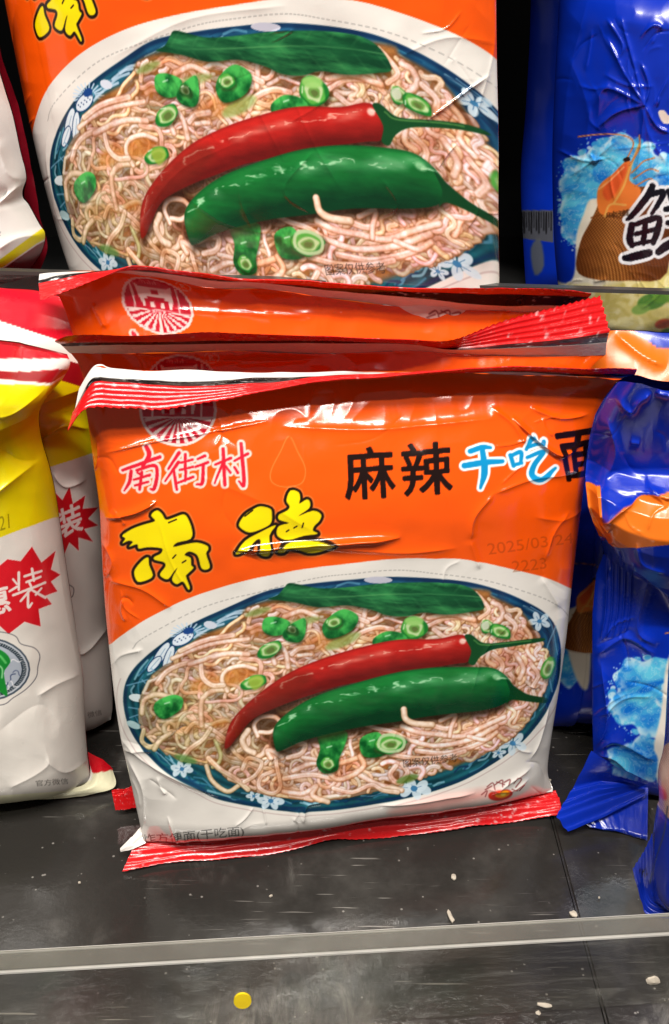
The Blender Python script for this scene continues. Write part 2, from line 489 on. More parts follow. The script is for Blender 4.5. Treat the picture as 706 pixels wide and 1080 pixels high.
    # strands one can follow in the photograph
    big = [
        [(196, 772), (206, 762), (222, 768), (236, 778), (250, 796), (266, 806), (286, 812)], [(213, 765), (212, 748), (214, 736), (224, 728), (240, 726)],
        [(222, 768), (214, 780), (200, 790), (192, 800)], [(240, 728), (234, 716), (240, 706), (256, 702), (270, 706)], [(212, 700), (214, 714), (224, 722), (236, 722)],
        [(150, 752), (152, 738), (164, 732), (180, 734)], [(152, 770), (150, 782), (160, 788), (172, 780), (184, 772), (192, 774)], [(163, 790), (170, 780), (180, 774)],
        [(166, 720), (176, 708), (192, 700), (208, 698)], [(182, 694), (206, 684), (232, 678), (262, 674)], [(190, 686), (214, 676), (246, 670)], [(200, 700), (236, 690), (262, 690)],
        [(262, 656), (266, 644), (272, 640)], [(290, 700), (288, 690), (296, 682), (302, 690), (304, 704)], [(308, 690), (316, 684), (330, 682)],
        [(272, 776), (268, 764), (276, 756), (290, 756), (296, 764), (286, 772), (274, 772)], [(252, 792), (262, 784), (260, 772), (252, 768)], [(262, 800), (276, 796), (282, 788)],
        [(280, 806), (290, 796), (292, 808), (296, 830), (288, 838), (274, 832), (276, 820), (288, 814)], [(286, 800), (282, 792), (290, 794), (298, 800)],
        [(300, 790), (312, 786), (322, 786), (318, 796), (304, 800)], [(218, 808), (224, 824), (240, 836), (252, 830)], [(220, 800), (232, 812), (248, 822), (262, 834)], [(300, 836), (320, 838), (334, 830), (330, 840), (346, 846)],
        [(256, 812), (262, 800), (276, 804), (270, 818), (258, 826)], [(310, 814), (330, 806), (352, 806), (376, 800), (390, 790)], [(300, 822), (330, 818), (360, 822), (380, 812)], [(320, 800), (344, 802), (362, 796)],
        [(428, 746), (426, 754), (434, 762), (452, 764), (470, 768), (480, 764)], [(424, 766), (440, 772), (462, 774), (486, 776), (510, 766), (532, 756)], [(380, 762), (396, 768), (414, 772), (430, 780)],
        [(430, 780), (454, 786), (478, 784), (500, 778), (524, 766)], [(440, 792), (470, 794), (500, 786), (522, 774)], [(464, 760), (480, 754), (476, 766), (474, 776)], [(412, 796), (440, 800), (468, 798), (490, 792)], [(380, 818), (400, 828), (424, 834)], [(352, 832), (372, 836), (392, 828), (404, 834), (420, 836)],
        [(350, 800), (346, 812), (356, 822), (372, 818), (384, 808), (380, 798)], [(418, 808), (412, 818), (420, 826), (430, 816), (424, 806)], [(494, 776), (512, 780), (524, 772)],
        [(372, 678), (380, 668), (398, 662), (414, 664)], [(384, 652), (386, 640), (382, 660)], [(452, 660), (470, 652), (492, 652), (502, 660)], [(452, 652), (476, 648), (500, 654)], [(458, 664), (470, 672), (480, 668)], [(330, 646), (344, 642), (360, 648)], [(352, 648), (372, 650), (388, 656)], [(300, 650), (318, 644), (334, 650)],
        [(502, 626), (510, 634), (516, 644), (506, 652)], [(520, 660), (530, 650), (528, 640), (520, 636)], [(534, 650), (544, 660), (540, 672), (548, 680)], [(552, 660), (560, 672), (556, 686), (564, 696)], [(520, 690), (530, 700), (528, 712), (538, 718)], [(544, 690), (552, 704), (548, 716)], [(560, 700), (568, 712), (562, 724)], [(508, 692), (516, 684), (514, 696), (522, 702)],
    ]
    for k, P in enumerate(big):
        Q = catmull(np.array(P, float), 5)
        x, y = Q[:, 0].mean(), Q[:, 1].mean()
        hi, lo = tone(x, y, 1.0)
        cv.noodle(Q, 2.8 if k % 3 else 2.4, hi, lo, 1.0, k % 2 == 0)
    # tone of the food photograph: broad warm and greenish passages, golden broth, dim hollows
    def toned(box_, f):
        sl, X, Y = cv.win(*box_)
        m = cv.aa(np.where(inside(X, Y, fp), -1.0, 1.0) * 2.0)[..., None]
        cv.img[sl] = cv.img[sl] * (1 - m) + np.clip(f(cv.img[sl], X, Y), 0, 1) * m
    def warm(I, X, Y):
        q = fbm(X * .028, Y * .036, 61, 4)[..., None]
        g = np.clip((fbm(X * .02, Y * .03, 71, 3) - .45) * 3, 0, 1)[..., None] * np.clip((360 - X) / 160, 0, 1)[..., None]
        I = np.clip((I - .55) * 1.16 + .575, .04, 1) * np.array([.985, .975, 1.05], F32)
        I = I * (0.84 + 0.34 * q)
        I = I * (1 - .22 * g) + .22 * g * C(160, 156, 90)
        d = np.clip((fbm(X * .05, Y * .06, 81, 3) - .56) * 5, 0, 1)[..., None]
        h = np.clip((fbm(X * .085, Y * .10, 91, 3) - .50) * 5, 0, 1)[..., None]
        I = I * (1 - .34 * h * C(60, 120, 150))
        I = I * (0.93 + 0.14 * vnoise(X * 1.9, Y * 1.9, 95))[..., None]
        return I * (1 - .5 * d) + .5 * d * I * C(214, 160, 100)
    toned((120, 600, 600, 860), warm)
    def soften(I, X, Y):
        J = I.copy()
        J[1:-1, 1:-1] = (I[1:-1, 1:-1] * 2 + I[:-2, 1:-1] + I[2:, 1:-1] + I[1:-1, :-2] + I[1:-1, 2:]) / 6
        return J
    toned((120, 600, 600, 860), soften)
    # green leaf across the top
    leaf = [(283, 631), (293, 627), (300, 619), (305, 614.5), (316, 616), (336, 620), (364, 619), (400, 615.5), (440, 614), (470, 615), (490, 618), (504, 626), (511, 641), (498, 645), (470, 648), (446, 646), (428, 650), (408, 649), (392, 643), (366, 638), (336, 640), (312, 635), (298, 633)]
    def leafsh(X, Y, sd):
        n = fbm(X * 0.025, Y * 0.13 - X * 0.012, 8, 4)
        f = fbm(X * 0.10, Y * 0.5 - X * 0.05, 9, 3)
        k = np.clip((n - 0.32) * 2.0 + (f - .5) * .7 - 0.006 * (Y - 632), 0, 1)[..., None]
        c = C(8, 66, 38) * (1 - k) + C(52, 142, 78) * k
        mid = 629 + 0.045 * (X - 400) - 5 * np.sin((X - 380) * 0.018)
        v = np.exp(-((Y - mid) / 0.7) ** 2) * np.clip((X - 300) / 60, 0, 1)
        ribs = np.clip(np.sin((X - 0.9 * np.abs(Y - mid)) * 0.28) - .82, 0, 1) * 3 * np.clip(np.abs(Y - mid) / 4, 0, 1)
        c = c + (C(104, 172, 104) - c) * np.clip(0.5 * v + 0.22 * ribs, 0, 1)[..., None]
        low = np.clip((Y - mid) / 14, 0, 1)[..., None]
        return c * (1 - 0.12 * low)
    cv.poly(np.array(leaf) + [0, 3], C(26, 30, 10), 0.6, 5, 5)
    cv.poly(leaf, None, 1, 0.5, 4, leafsh)
    cv.poly([(300, 628), (316, 620), (350, 624), (372, 630), (340, 634)], C(70, 150, 86), .35, 6, 4)
    cv.poly([(420, 620), (470, 621), (496, 632), (470, 636), (430, 630)], C(20, 90, 50), .4, 6, 4)
    cv.ell(320, 655, 18, 4, C(138, 160, 84), -.2, 0.7, 3)
    cv.ell(362, 676, 20, 6, C(140, 170, 88), -.4, 0.7, 3)
    cv.ell(272, 645, 14, 3.5, C(110, 140, 60), -.3, .7, 3)
    # scallions
    cube_leaf(cv, [(279, 652), (292, 650), (306, 656), (300, 668), (286, 670), (277, 664)], 4)
    cube_leaf(cv, [(302, 662), (312, 655), (322, 652), (322, 668), (316, 677), (304, 676), (298, 670)], 5)
    scallion(cv, 308, 664, 6, 5, 0.3, 0.4, 0.6)
    scallion(cv, 285, 685, 14, 7.5, -0.5, 0.3)
    cube_leaf(cv, [(340, 660), (350, 648), (364, 642), (378, 650), (372, 664), (356, 672), (344, 672)], 6)
    scallion(cv, 352, 656, 9, 6, -.2, .4)
    cube_leaf(cv, [(164, 740), (182, 732), (193, 736), (190, 748), (174, 758), (164, 752)], 7)
    scallion(cv, 268, 719, 14, 6.5, -0.25, 0.35)
    cv.poly([(262, 716), (274, 712), (278, 720), (268, 727)], C(150, 180, 60), .8, 2, 4)
    scallion(cv, 437, 663, 14, 12, 0.1, 0.5)
    cv.ell(437, 655, 10, 5, C(150, 205, 110), 0, .9, 2)
    cube_leaf(cv, [(394, 674), (408, 666), (424, 668), (430, 676), (412, 680), (396, 682)], 9)
    scallion(cv, 514, 661, 7, 7, 0.1, 0.25)
    cv.ell(512, 660, 4.5, 4.5, C(205, 214, 190), 0, .9, 1)
    scallion(cv, 528, 666, 12, 7, 0.3, 0.4)
    scallion(cv, 578, 705, 7, 13, 0.35, 0.4)
    cube_leaf(cv, [(335, 775), (348, 770), (366, 772), (364, 786), (358, 800), (356, 812), (342, 816), (334, 806), (338, 790)], 12)
    scallion(cv, 346, 806, 8, 7, 0.2, 0.4)
    cube_leaf(cv, [(380, 780), (396, 772), (404, 778), (406, 796), (384, 798)], 13)
    scallion(cv, 412, 785, 17, 10, -0.15, 0.5, 1.0)
    cv.line(catmull(np.array([(400, 788), (402, 778), (414, 775), (426, 780), (424, 790), (410, 793)], float), 4, True), 3.2, C(196, 220, 172), 0.9, 1.0, 0)
    cv.ell(196, 800, 12, 4, C(70, 130, 60), .3, .7, 3)
    cv.ell(430, 822, 12, 4, C(70, 120, 40), -.3, .7, 2)
    # peppers
    red = [(237, 787), (244, 760), (268, 735), (306, 709), (345, 693), (380, 683), (419, 675), (459, 674), (484, 669), (494, 673), (498, 684), (494, 697), (479, 700), (439, 707), (399, 715), (360, 723), (329, 733), (299, 743), (268, 757), (252, 775), (242, 788)]
    cv.poly(np.array(red) + [1, 5], C(30, 14, 6), 0.75, 6, 5)
    cv.poly(red, None, 1, 0.5, 5, pepper_shade([(238, 786), (268, 746), (340, 713), (420, 694), (494, 684)], 16, C(106, 18, 16), C(196, 36, 30), C(246, 180, 160), 31))
    cv.poly([(237, 787), (244, 760), (268, 735), (310, 710), (330, 716), (300, 742), (268, 757), (252, 775), (242, 788)], C(96, 34, 20), .45, 9, 4)
    cv.poly([(490, 671), (497, 669), (508, 677), (520, 678), (540, 676), (571, 672.5), (572, 676), (545, 681), (520, 685), (507, 692), (500, 701), (494, 698), (497, 686)], C(16, 70, 34), 1, .6, 4)
    cv.line([(500, 675), (512, 680), (560, 675.5)], 1.3, C(84, 140, 70), .8, .6)
    green = [(291, 791), (289, 768), (306, 750), (337, 733), (380, 719), (419, 709), (459, 704), (499, 703), (522, 705), (537, 716), (542, 730), (532, 742), (507, 749), (459, 754), (419, 761), (380, 767), (345, 775), (318, 783), (298, 792)]
    cv.poly(np.array(green) + [1, 6], C(26, 18, 8), 0.75, 7, 5)
    cv.poly(green, None, 1, 0.5, 5, pepper_shade([(288, 782), (340, 754), (420, 734), (500, 726), (545, 726)], 26, C(4, 54, 28), C(22, 120, 50), C(176, 228, 182), 44))
    cv.poly([(534, 716), (541, 722), (556, 732), (577, 737), (576, 742), (556, 740), (540, 738), (534, 742), (538, 730)], C(10, 62, 30), 1, .6, 4)
    cv.ell(524, 714, 4.5, 3, C(190, 240, 190), .3, .6, 2)
    cv.ell(488, 676, 3.5, 3, C(255, 230, 215), 0, .8, 1.5)
    # noodles that lie over the green pepper's edge
    for P in ([(426, 748), (428, 758), (438, 763), (456, 764)], [(262, 770), (256, 780), (260, 790), (268, 794)]):
        cv.noodle(catmull(np.array(P, float), 5), 3.3, NHI, NLO)
    put_text(cv, "图案仅供参考", [(425, 801), (482, 794), (483, 803), (426, 810)], C(30, 26, 22), 0.0, 0.75)
    # brand marks and lettering on the orange field
    drop = [(305, 460), (296, 476), (286, 496), (287, 508), (300, 513), (318, 509), (322, 494), (314, 476)]
    cv.line(catmull(np.array(drop, float), 5, True), 1.0, C(255, 176, 120), 0.38, 0.4, 0)
    logo(cv, 188, 433, 41, 38)
    S1, O1 = 3.362, (60, 370)
    r = 5.6
    zi = [
        [(318, 340, 7), (328, 372, 8), (306, 408, 6)], [(234, 424, 5), (290, 404, 6), (366, 378, 6)], [(264, 428, 6), (258, 466, 6), (240, 496, 3)], [(284, 424, 5), (346, 408, 6), (356, 440, 6), (346, 490, 6), (332, 492, 3)],
        [(286, 432, 4), (306, 446, 4)], [(274, 458, 4), (330, 442, 5)], [(302, 432, 5), (294, 492, 5)], [(278, 478, 4), (324, 466, 4)],
        [(434, 362, 6), (396, 420, 4)], [(432, 396, 6), (384, 464, 3)], [(414, 420, 5), (426, 492, 5)], [(456, 368, 5), (456, 424, 5)], [(440, 398, 4), (482, 386, 4)], [(436, 424, 4), (484, 412, 4)], [(458, 428, 5), (456, 462, 4)], [(432, 468, 4), (484, 448, 5)],
        [(500, 384, 4), (526, 372, 5)], [(492, 412, 4), (536, 396, 5)], [(520, 404, 5), (516, 468, 6), (496, 474, 3)],
        [(590, 348, 6), (596, 474, 6)], [(562, 404, 4), (618, 380, 5)], [(588, 402, 5), (560, 468, 3)], [(600, 410, 4), (616, 432, 4)], [(630, 390, 4), (678, 364, 5)], [(654, 330, 6), (664, 470, 6), (646, 462, 3)], [(630, 412, 4), (642, 432, 5)]]
    zi = [off(q, S1, *O1) for q in zi]
    cv.strokes(zi, C(236, 206, 200), 2.6, 0.95, 0.3)
    cv.strokes(zi, C(206, 26, 48), 0.15, 1, 0.2, 0.5)
    S3, O3 = 2.353, (340, 420)
    chi = [[(366, 130, 6), (396, 120, 6), (416, 121, 4)], [(352, 166, 7), (400, 158, 7), (446, 155, 5)], [(396, 124, 6), (402, 180, 8), (392, 222, 3)],
           [(466, 140, 5), (474, 166, 5)], [(466, 142, 4), (492, 133, 5), (492, 158, 4)], [(474, 165, 4), (494, 159, 4)], [(520, 96, 6), (506, 126, 4)], [(510, 121, 4), (548, 106, 5)],
           [(508, 146, 4), (548, 132, 5), (526, 164, 6), (520, 190, 7), (544, 200, 7), (578, 172, 3)]]
    chi = [off(q, S3, *O3) for q in chi]
    cv.strokes(chi, C(222, 232, 236), 2.8, 1, 0.3)
    cv.strokes(chi, C(8, 140, 196), 0.2, 1, 0.2)
    put_text(cv, "麻", [(363, 474), (414, 470), (417, 523), (365, 527)], C(26, 10, 8), 1.1)
    put_text(cv, "辣", [(423, 469), (475, 465), (477, 519), (425, 523)], C(26, 10, 8), 1.1)
    put_text(cv, "面", [(586, 458), (634, 450), (630, 502), (597, 507)], C(26, 10, 8), 1.3)
    nan = [(270, 65), (300, 55), (330, 80), (355, 115), (420, 95), (470, 78), (500, 100), (530, 180), (520, 240), (430, 265), (405, 295), (470, 280), (560, 265), (630, 285), (640, 310), (625, 340), (650, 420), (640, 445), (610, 450), (590, 430), (575, 370),
           (555, 340), (510, 325), (480, 350), (520, 370), (525, 420), (540, 440), (500, 480), (490, 500), (515, 570), (505, 585), (470, 530), (430, 550), (400, 530), (400, 500), (430, 440), (410, 460), (370, 515), (330, 505), (315, 480), (350, 430), (340, 400),
           (280, 385), (275, 365), (320, 340), (325, 305), (230, 300), (170, 310), (160, 280), (105, 295), (130, 265), (100, 255), (60, 270), (80, 240), (60, 220), (120, 180), (200, 150), (280, 125), (255, 90)]
    nan2 = [(235, 370), (200, 385), (150, 440), (140, 480), (165, 530), (230, 520), (265, 490), (240, 420)]
    de = [[(205, 135), (265, 150), (275, 190), (270, 240), (230, 270), (140, 300), (80, 270), (75, 240), (110, 190), (160, 155)], [(300, 255), (260, 320), (265, 430), (225, 445), (195, 420), (205, 350), (180, 345), (120, 400), (75, 430), (50, 425), (110, 350), (200, 300)],
          [(390, 40), (440, 50), (450, 90), (445, 120), (490, 95), (510, 110), (505, 150), (440, 195), (530, 165), (580, 190), (570, 230), (540, 260), (530, 290), (560, 310), (480, 320), (380, 345), (320, 330), (305, 300), (320, 260), (380, 240), (320, 220), (320, 185), (370, 160), (385, 135), (365, 100)],
          [(310, 420), (340, 375), (420, 350), (560, 350), (660, 370), (650, 390), (570, 425), (500, 430), (440, 410), (380, 400), (350, 425)]]
    shapes = [off(q, 6.418, 120, 530) for q in (nan, nan2)] + [off(q, 5.883, 240, 510) for q in de]
    for q in shapes:
        cv.poly(q, C(226, 150, 90), 0.5, 0.8, 3, None, 4.4)
    for q in shapes:
        cv.poly(q, C(30, 14, 6), 1, 0.5, 3, None, 3.1)
    for q in shapes:
        cv.poly(q, C(238, 216, 4), 1, 0.3, 3)
    for q in off([(372, 134), (424, 112)], 6.418, 120, 530), off([(400, 372), (420, 350)], 6.418, 120, 530), off([(466, 402), (488, 388)], 6.418, 120, 530), off([(108, 200), (156, 162)], 5.883, 240, 510), off([(366, 296), (380, 286)], 5.883, 240, 510), \
            off([(412, 272), (430, 260)], 5.883, 240, 510), off([(462, 268), (470, 240)], 5.883, 240, 510):
        cv.line(q, 1.6, C(30, 14, 6))
    put_text(cv, "油炸方便面(干吃面)", [(136, 881), (257, 872), (258, 884), (138, 893)], C(50, 48, 46), 0.0, 0.9)
    # little flame vignette and blush in the lower right
    cv.ell(470, 846, 60, 7, C(232, 120, 110), -0.2, 0.5, 10)
    cv.ell(528, 838, 13, 6, C(206, 40, 24), -0.15, 1, 1)
    cv.ell(530, 837, 8, 4.2, C(244, 150, 20), -0.15, 1, 1)
    cv.ell(531, 837, 3, 2, C(250, 224, 80), -0.15, 1, 1)
    for q in ([(514, 830), (520, 826), (522, 832)], [(522, 828), (530, 823), (530, 829)], [(532, 825), (538, 822), (536, 828)], [(544, 830), (550, 822), (546, 820), (542, 826)], [(508, 838), (514, 834), (512, 840)], [(512, 833), (519, 829)], [(524, 825), (532, 827)], [(548, 834), (553, 828)], [(540, 832), (546, 834)]):
        cv.line(q, 1.2, C(130, 60, 60), .85, .3)
    return cv


def logo(cv, cx, cy, rx, ry):
    L = lambda P: [(cx + x * rx, cy + y * ry) for x, y in P]
    red, wh = C(184, 22, 44), C(228, 206, 200)
    cv.ell(cx, cy, rx, ry, wh)
    cv.ell(cx, cy, rx * 0.925, ry * 0.925, red)
    for a in np.linspace(0.06, math.pi - 0.06, 13):
        p, q = a - 0.055, a + 0.055
        cv.poly(L([(0, 0.16), (0.9 * math.cos(p), max(0.2, 0.92 * math.sin(p))), (0.9 * math.cos(q), max(0.22, 0.92 * math.sin(q)))]), wh)
    cv.line(L([(-.9, .2), (.9, .2)]), 1.4, wh, 1, .2)
    cv.poly(L([(-.56, -.68), (-.44, -.58), (.36, -.58), (.48, -.64), (.44, -.1), (.40, .1), (-.40, .1), (-.46, -.1)]), wh)
    for x in (-.66, .60):
        cv.line(L([(x, -.62), (x, .16)]), 2.0, wh, 1, .2)
    for P in ([(-.36, -.16), (-.26, -.16), (-.26, -.24), (.22, -.24), (.22, -.16), (.34, -.16), (.34, .1), (.2, .1), (.2, -.02), (.1, -.1), (.08, .12), (-.08, .12), (-.1, -.1), (-.22, -.02), (-.22, .1), (-.36, .1)], [(-.12, -.5), (.08, -.5), (.08, -.34), (-.12, -.34)]):
        cv.poly(L(P), red)
    put_text(cv, "南街村", L([(-.36, -.86), (.24, -.86), (.26, -.70), (-.38, -.70)]), C(220, 150, 150), 0, .8)
    x, y = cx + .9 * rx, cy - .82 * ry
    a = np.linspace(0, 2 * math.pi, 20, endpoint=False)
    cv.line(np.stack([x + 8 * np.cos(a), y + 6.6 * np.sin(a)], 1), 1.1, wh, .75, .2, 0, True)
    put_text(cv, "R", [(x - 3, y - 3.4), (x + 3, y - 3.4), (x + 3, y + 3.4), (x - 3, y + 3.4)], wh, .2, .75)


def stamp_date(cv):
    put_text(cv, "2025/03/24", [(514, 574), (603.5, 561), (604, 572), (516, 586)], C(130, 48, 4), 0, 0.38)
    put_text(cv, "2223", [(540, 592), (576, 588), (577, 600), (541, 604)], C(130, 48, 4), 0, 0.38)
# ------------------------------------------------------------------ other prints
YEL, BLUE, BAND = C(226, 208, 8), C(6, 44, 172), C(228, 112, 26)


def starburst(cv, cx, cy, r0, r1, n, col, seed, sx=1.0, sy=1.0):
    rng = random.Random(seed)
    P = []
    for i in range(n * 2):
        a = i * math.pi / n + 0.1
        r = (r1 if i % 2 == 0 else r0) * rng.uniform(0.9, 1.1)
        P.append((cx + r * sx * math.cos(a), cy + r * sy * math.sin(a)))
    cv.poly(P, C(240, 220, 214), 1, 0.4, 0, None, 0.8)
    cv.poly(P, col)


def paint_white_near():
    cv = Canvas(-160, 330, 130, 870, 3.0, C(222, 216, 208))
    B = lambda P: cv.poly(P, None)
    cv.poly([(-170, 300), (140, 300), (140, 560), (96, 538), (56, 546), (0, 567), (-170, 610)], YEL)
    cv.poly([(-170, 300), (140, 300), (140, 420), (71, 398), (55, 402), (0, 400), (-170, 396)], C(232, 226, 214))
    cv.poly([(-170, 300), (140, 300), (140, 416), (71, 394), (55, 400), (0, 395.5), (-170, 392)], C(150, 12, 22))
    cv.poly([(-170, 330), (71, 375), (140, 390), (140, 410), (65, 389), (30, 389), (0, 388), (-170, 384)], C(206, 16, 36))
    cv.poly([(-170, 366), (0, 376.5), (68, 378), (140, 396), (140, 408), (62, 388), (30, 389.5), (0, 388), (-170, 384)], C(228, 224, 216))
    # starburst and its two characters, bowl of noodles, small print
    star = [(73, 580), (60, 590), (48, 598), (46, 582), (36, 592), (34, 577), (22, 590), (9, 591), (8, 605), (-4, 596), (-14, 612), (-26, 608), (-24, 626), (-40, 640), (-26, 648), (-28, 664), (-12, 660), (9, 670), (13, 658), (26, 659), (43, 661), (43, 645), (55, 638), (48, 630), (61, 623), (54, 614), (64, 607), (55, 602)]
    star = [(34, 576), (44, 593), (59, 580), (54, 600), (64, 605), (54, 613), (61, 623), (48, 628), (55, 637), (41, 642), (43, 661), (26, 656), (9, 670), (-2, 660), (-16, 672), (-20, 654), (-36, 656), (-30, 640), (-46, 630), (-30, 622), (-40, 606), (-20, 606), (-18, 590), (-4, 600), (8, 590), (22, 592)]
    cv.poly(star, C(236, 216, 210), 1, 0.5, 0, None, 0.7)
    cv.poly(star, C(212, 22, 36))
    zh = [[(14, 611, 1.1), (18, 616, 1)], [(10, 624, 1), (18, 619, 1.2)], [(20, 604, 1.4), (20, 622, 1.2)], [(26, 608, 1.2), (44, 602, 1.2)], [(34, 600, 1.4), (36, 612, 1.3)], [(28, 614, 1.1), (43, 608, 1.2)],
          [(31, 614, 1.2), (33, 618, 1.2)], [(14, 628, 1.2), (48, 614, 1.2)], [(32, 622, 1.2), (22, 634, 1.1)], [(30, 624, 1.2), (30, 640, 1.3), (34, 636, 1)], [(34, 622, 1.2), (48, 630, 1.4)], [(44, 620, 1), (38, 627, 1)]]
    cv.strokes(zh, C(238, 222, 216), 0.1, 1, 0.2)
    put_text(cv, "惠", [(-24, 625), (8, 617), (12, 645), (-18, 653)], C(238, 222, 216), 0.7)
    put_text(cv, "特", [(-56, 634), (-28, 627), (-24, 654), (-50, 660)], C(238, 222, 216), 0.7)
    wob = [(0, 668), (16, 672), (22, 680), (36, 684), (42, 692), (40, 704), (38, 716), (28, 728), (14, 737), (0, 744), (-40, 742), (-70, 716), (-66, 684), (-36, 668)]
    cv.line(catmull(np.array(wob, float), 6, True), 0.9, C(70, 70, 80), 0.9, 0.2, 0)
    cv.ell(-14, 707, 46, 33, C(64, 78, 92))
    cv.ell(-14, 707, 44, 31, C(190, 196, 204))
    cv.ell(-14, 707, 42, 29.4, C(40, 54, 66))
    for a in np.linspace(0, 2 * math.pi, 90):
        cv.line([(-14 + 38.5 * math.cos(a), 707 + 27 * math.sin(a)), (-14 + 41.4 * math.cos(a), 707 + 29 * math.sin(a))], 0.7, C(170, 176, 180), 0.9)
    cv.ell(-14, 707, 37, 26, C(170, 178, 190))
    rng = random.Random(3)
    for i in range(60):
        x, y = rng.uniform(-44, 20), rng.uniform(684, 730)
        if ((x + 14) / 35) ** 2 + ((y - 707) / 24) ** 2 < 1:
            P = wander(rng, x, y, rng.uniform(0, 6), 8, 1.8, 1.0, .7, .08)
            cv.line(P, 1.2, rng.choice([C(90, 100, 130), C(226, 226, 230), C(60, 74, 110)]), 0.9, 0.2, 0)
    cv.poly([(-30, 684), (-8, 684), (6, 690), (11, 698), (8, 704), (4, 712), (8, 734), (2, 732), (-4, 726), (-8, 716), (-22, 712)], C(20, 132, 46), 1, 0.5, 3)
    cv.line([(-20, 688), (-2, 692), (6, 700)], 2.4, C(96, 196, 104), .9, .8)
    cv.line([(-6, 700), (2, 706), (2, 716)], 1.6, C(170, 224, 170), .8, .8)
    put_text(cv, "官方微信", [(38, 821), (72, 819), (72.5, 826), (38.5, 828)], C(96, 92, 88), 0, 0.95)
    put_text(cv, "21", [(-1, 545), (9.5, 542), (10.5, 557), (0, 560)], C(120, 104, 0), 0, 0.7)
    put_text(cv, "20250", [(-36, 553), (-5, 547), (-4, 561), (-35, 568)], C(120, 104, 0), 0, 0.7)
    # lower seal colours
    cv.poly([(92, 792), (118, 800), (125, 812), (98, 816), (95, 808)], C(196, 16, 30))
    cv.poly([(-170, 846), (0, 838.5), (69, 833), (97, 822), (98, 815), (125, 812), (125, 860), (-170, 870)], C(224, 220, 186))
    return cv


def paint_white_far():
    cv = Canvas(-80, 280, 160, 790, 3.0, C(216, 210, 204))
    cv.poly([(-90, 270), (170, 270), (170, 460), (96, 478), (53, 493), (-90, 520)], YEL)
    cv.poly([(-90, 270), (170, 270), (170, 420), (88, 402), (70, 396), (-90, 360)], C(140, 12, 24))
    cv.poly([(-90, 270), (170, 270), (170, 400), (72, 374), (0, 352), (-90, 330)], C(232, 228, 220))
    cv.poly([(-90, 270), (170, 270), (170, 392), (104, 352), (72, 356), (0, 335), (-90, 315)], C(210, 20, 42))
    starburst(cv, 70, 550, 22, 36, 12, C(204, 20, 34), 4)
    put_text(cv, "装", [(58, 540), (84, 528), (88, 558), (64, 568)], C(236, 216, 212), 0.7)
    cv.line([(73, 616), (78, 620), (77, 628), (73, 630)], 0.8, C(60, 60, 66))
    put_text(cv, "微信", [(92, 751), (107, 747), (108, 753), (93, 757)], C(110, 100, 96), 0, .9)
    return cv


def paint_white_high():
    cv = Canvas(-140, -20, 70, 300, 2.0, C(220, 216, 212))
    cv.poly([(-150, 318), (0, 274), (43, 242), (60, 230), (60, 246), (40, 256), (0, 284), (-150, 330)], C(222, 210, 20))
    cv.poly([(-150, 334), (0, 286), (40, 258), (60, 248), (60, 300), (-150, 350)], C(110, 14, 30))
    put_text(cv, "净含量", [(-22, 246), (2, 242), (2, 248), (-22, 252)], C(80, 80, 80), 0, .9)
    return cv


def splash(cv, cx, cy, rx, ry, seed, a0=0.0, a1=6.28, n=60):
    """A printed wave: cyan water with white froth along its rim."""
    rng = random.Random(seed)
    P = []
    for t in np.linspace(0, 2 * math.pi, 40, endpoint=False):
        k = 1 + 0.10 * math.sin(5 * t + seed) + 0.06 * math.sin(11 * t)
        P.append((cx + rx * k * math.cos(t), cy + ry * k * math.sin(t)))
    def sh(X, Y, sd):
        q = fbm(X * 0.05 + 0.9 * np.sin(Y * 0.06), Y * 0.08, seed, 4)
        k = np.clip((q - 0.3) * 2.4, 0, 1)[..., None]
        c = C(16, 110, 206) * (1 - k) + C(96, 204, 234) * k
        lines = np.clip(1 - np.abs(np.sin(q * 26)) * 2.4, 0, 1) * .5
        f = np.clip((fbm(X * 0.14, Y * 0.14, seed + 5, 4) - 0.40) * 4.5, 0, 1) * np.clip(1 + sd / (0.34 * min(rx, ry)), 0.06, 1)
        f = np.maximum(f, lines)
        return c + (C(222, 236, 242) - c) * (0.85 * f)[..., None]
    for i in range(26):
        t = rng.uniform(a0, a1)
        r = rng.uniform(.05, .14) * min(rx, ry)
        cv.ell(cx + rx * .97 * math.cos(t), cy + ry * .97 * math.sin(t), r, r * .8, rng.choice([C(96, 190, 228), C(190, 224, 238), C(60, 160, 220)]), 0, .9, 1)
    cv.poly(P, None, 0.97, 1.5, 3, sh)
    for i in range(n):
        t, k = rng.uniform(a0, a1), 1 + abs(rng.gauss(0, .09))
        cv.ell(cx + rx * k * math.cos(t), cy + ry * k * math.sin(t), rng.uniform(.3, 1.2), rng.uniform(.3, 1.0), rng.choice([C(200, 226, 240), C(120, 190, 230), C(60, 140, 220)]), 0, .8, .6)


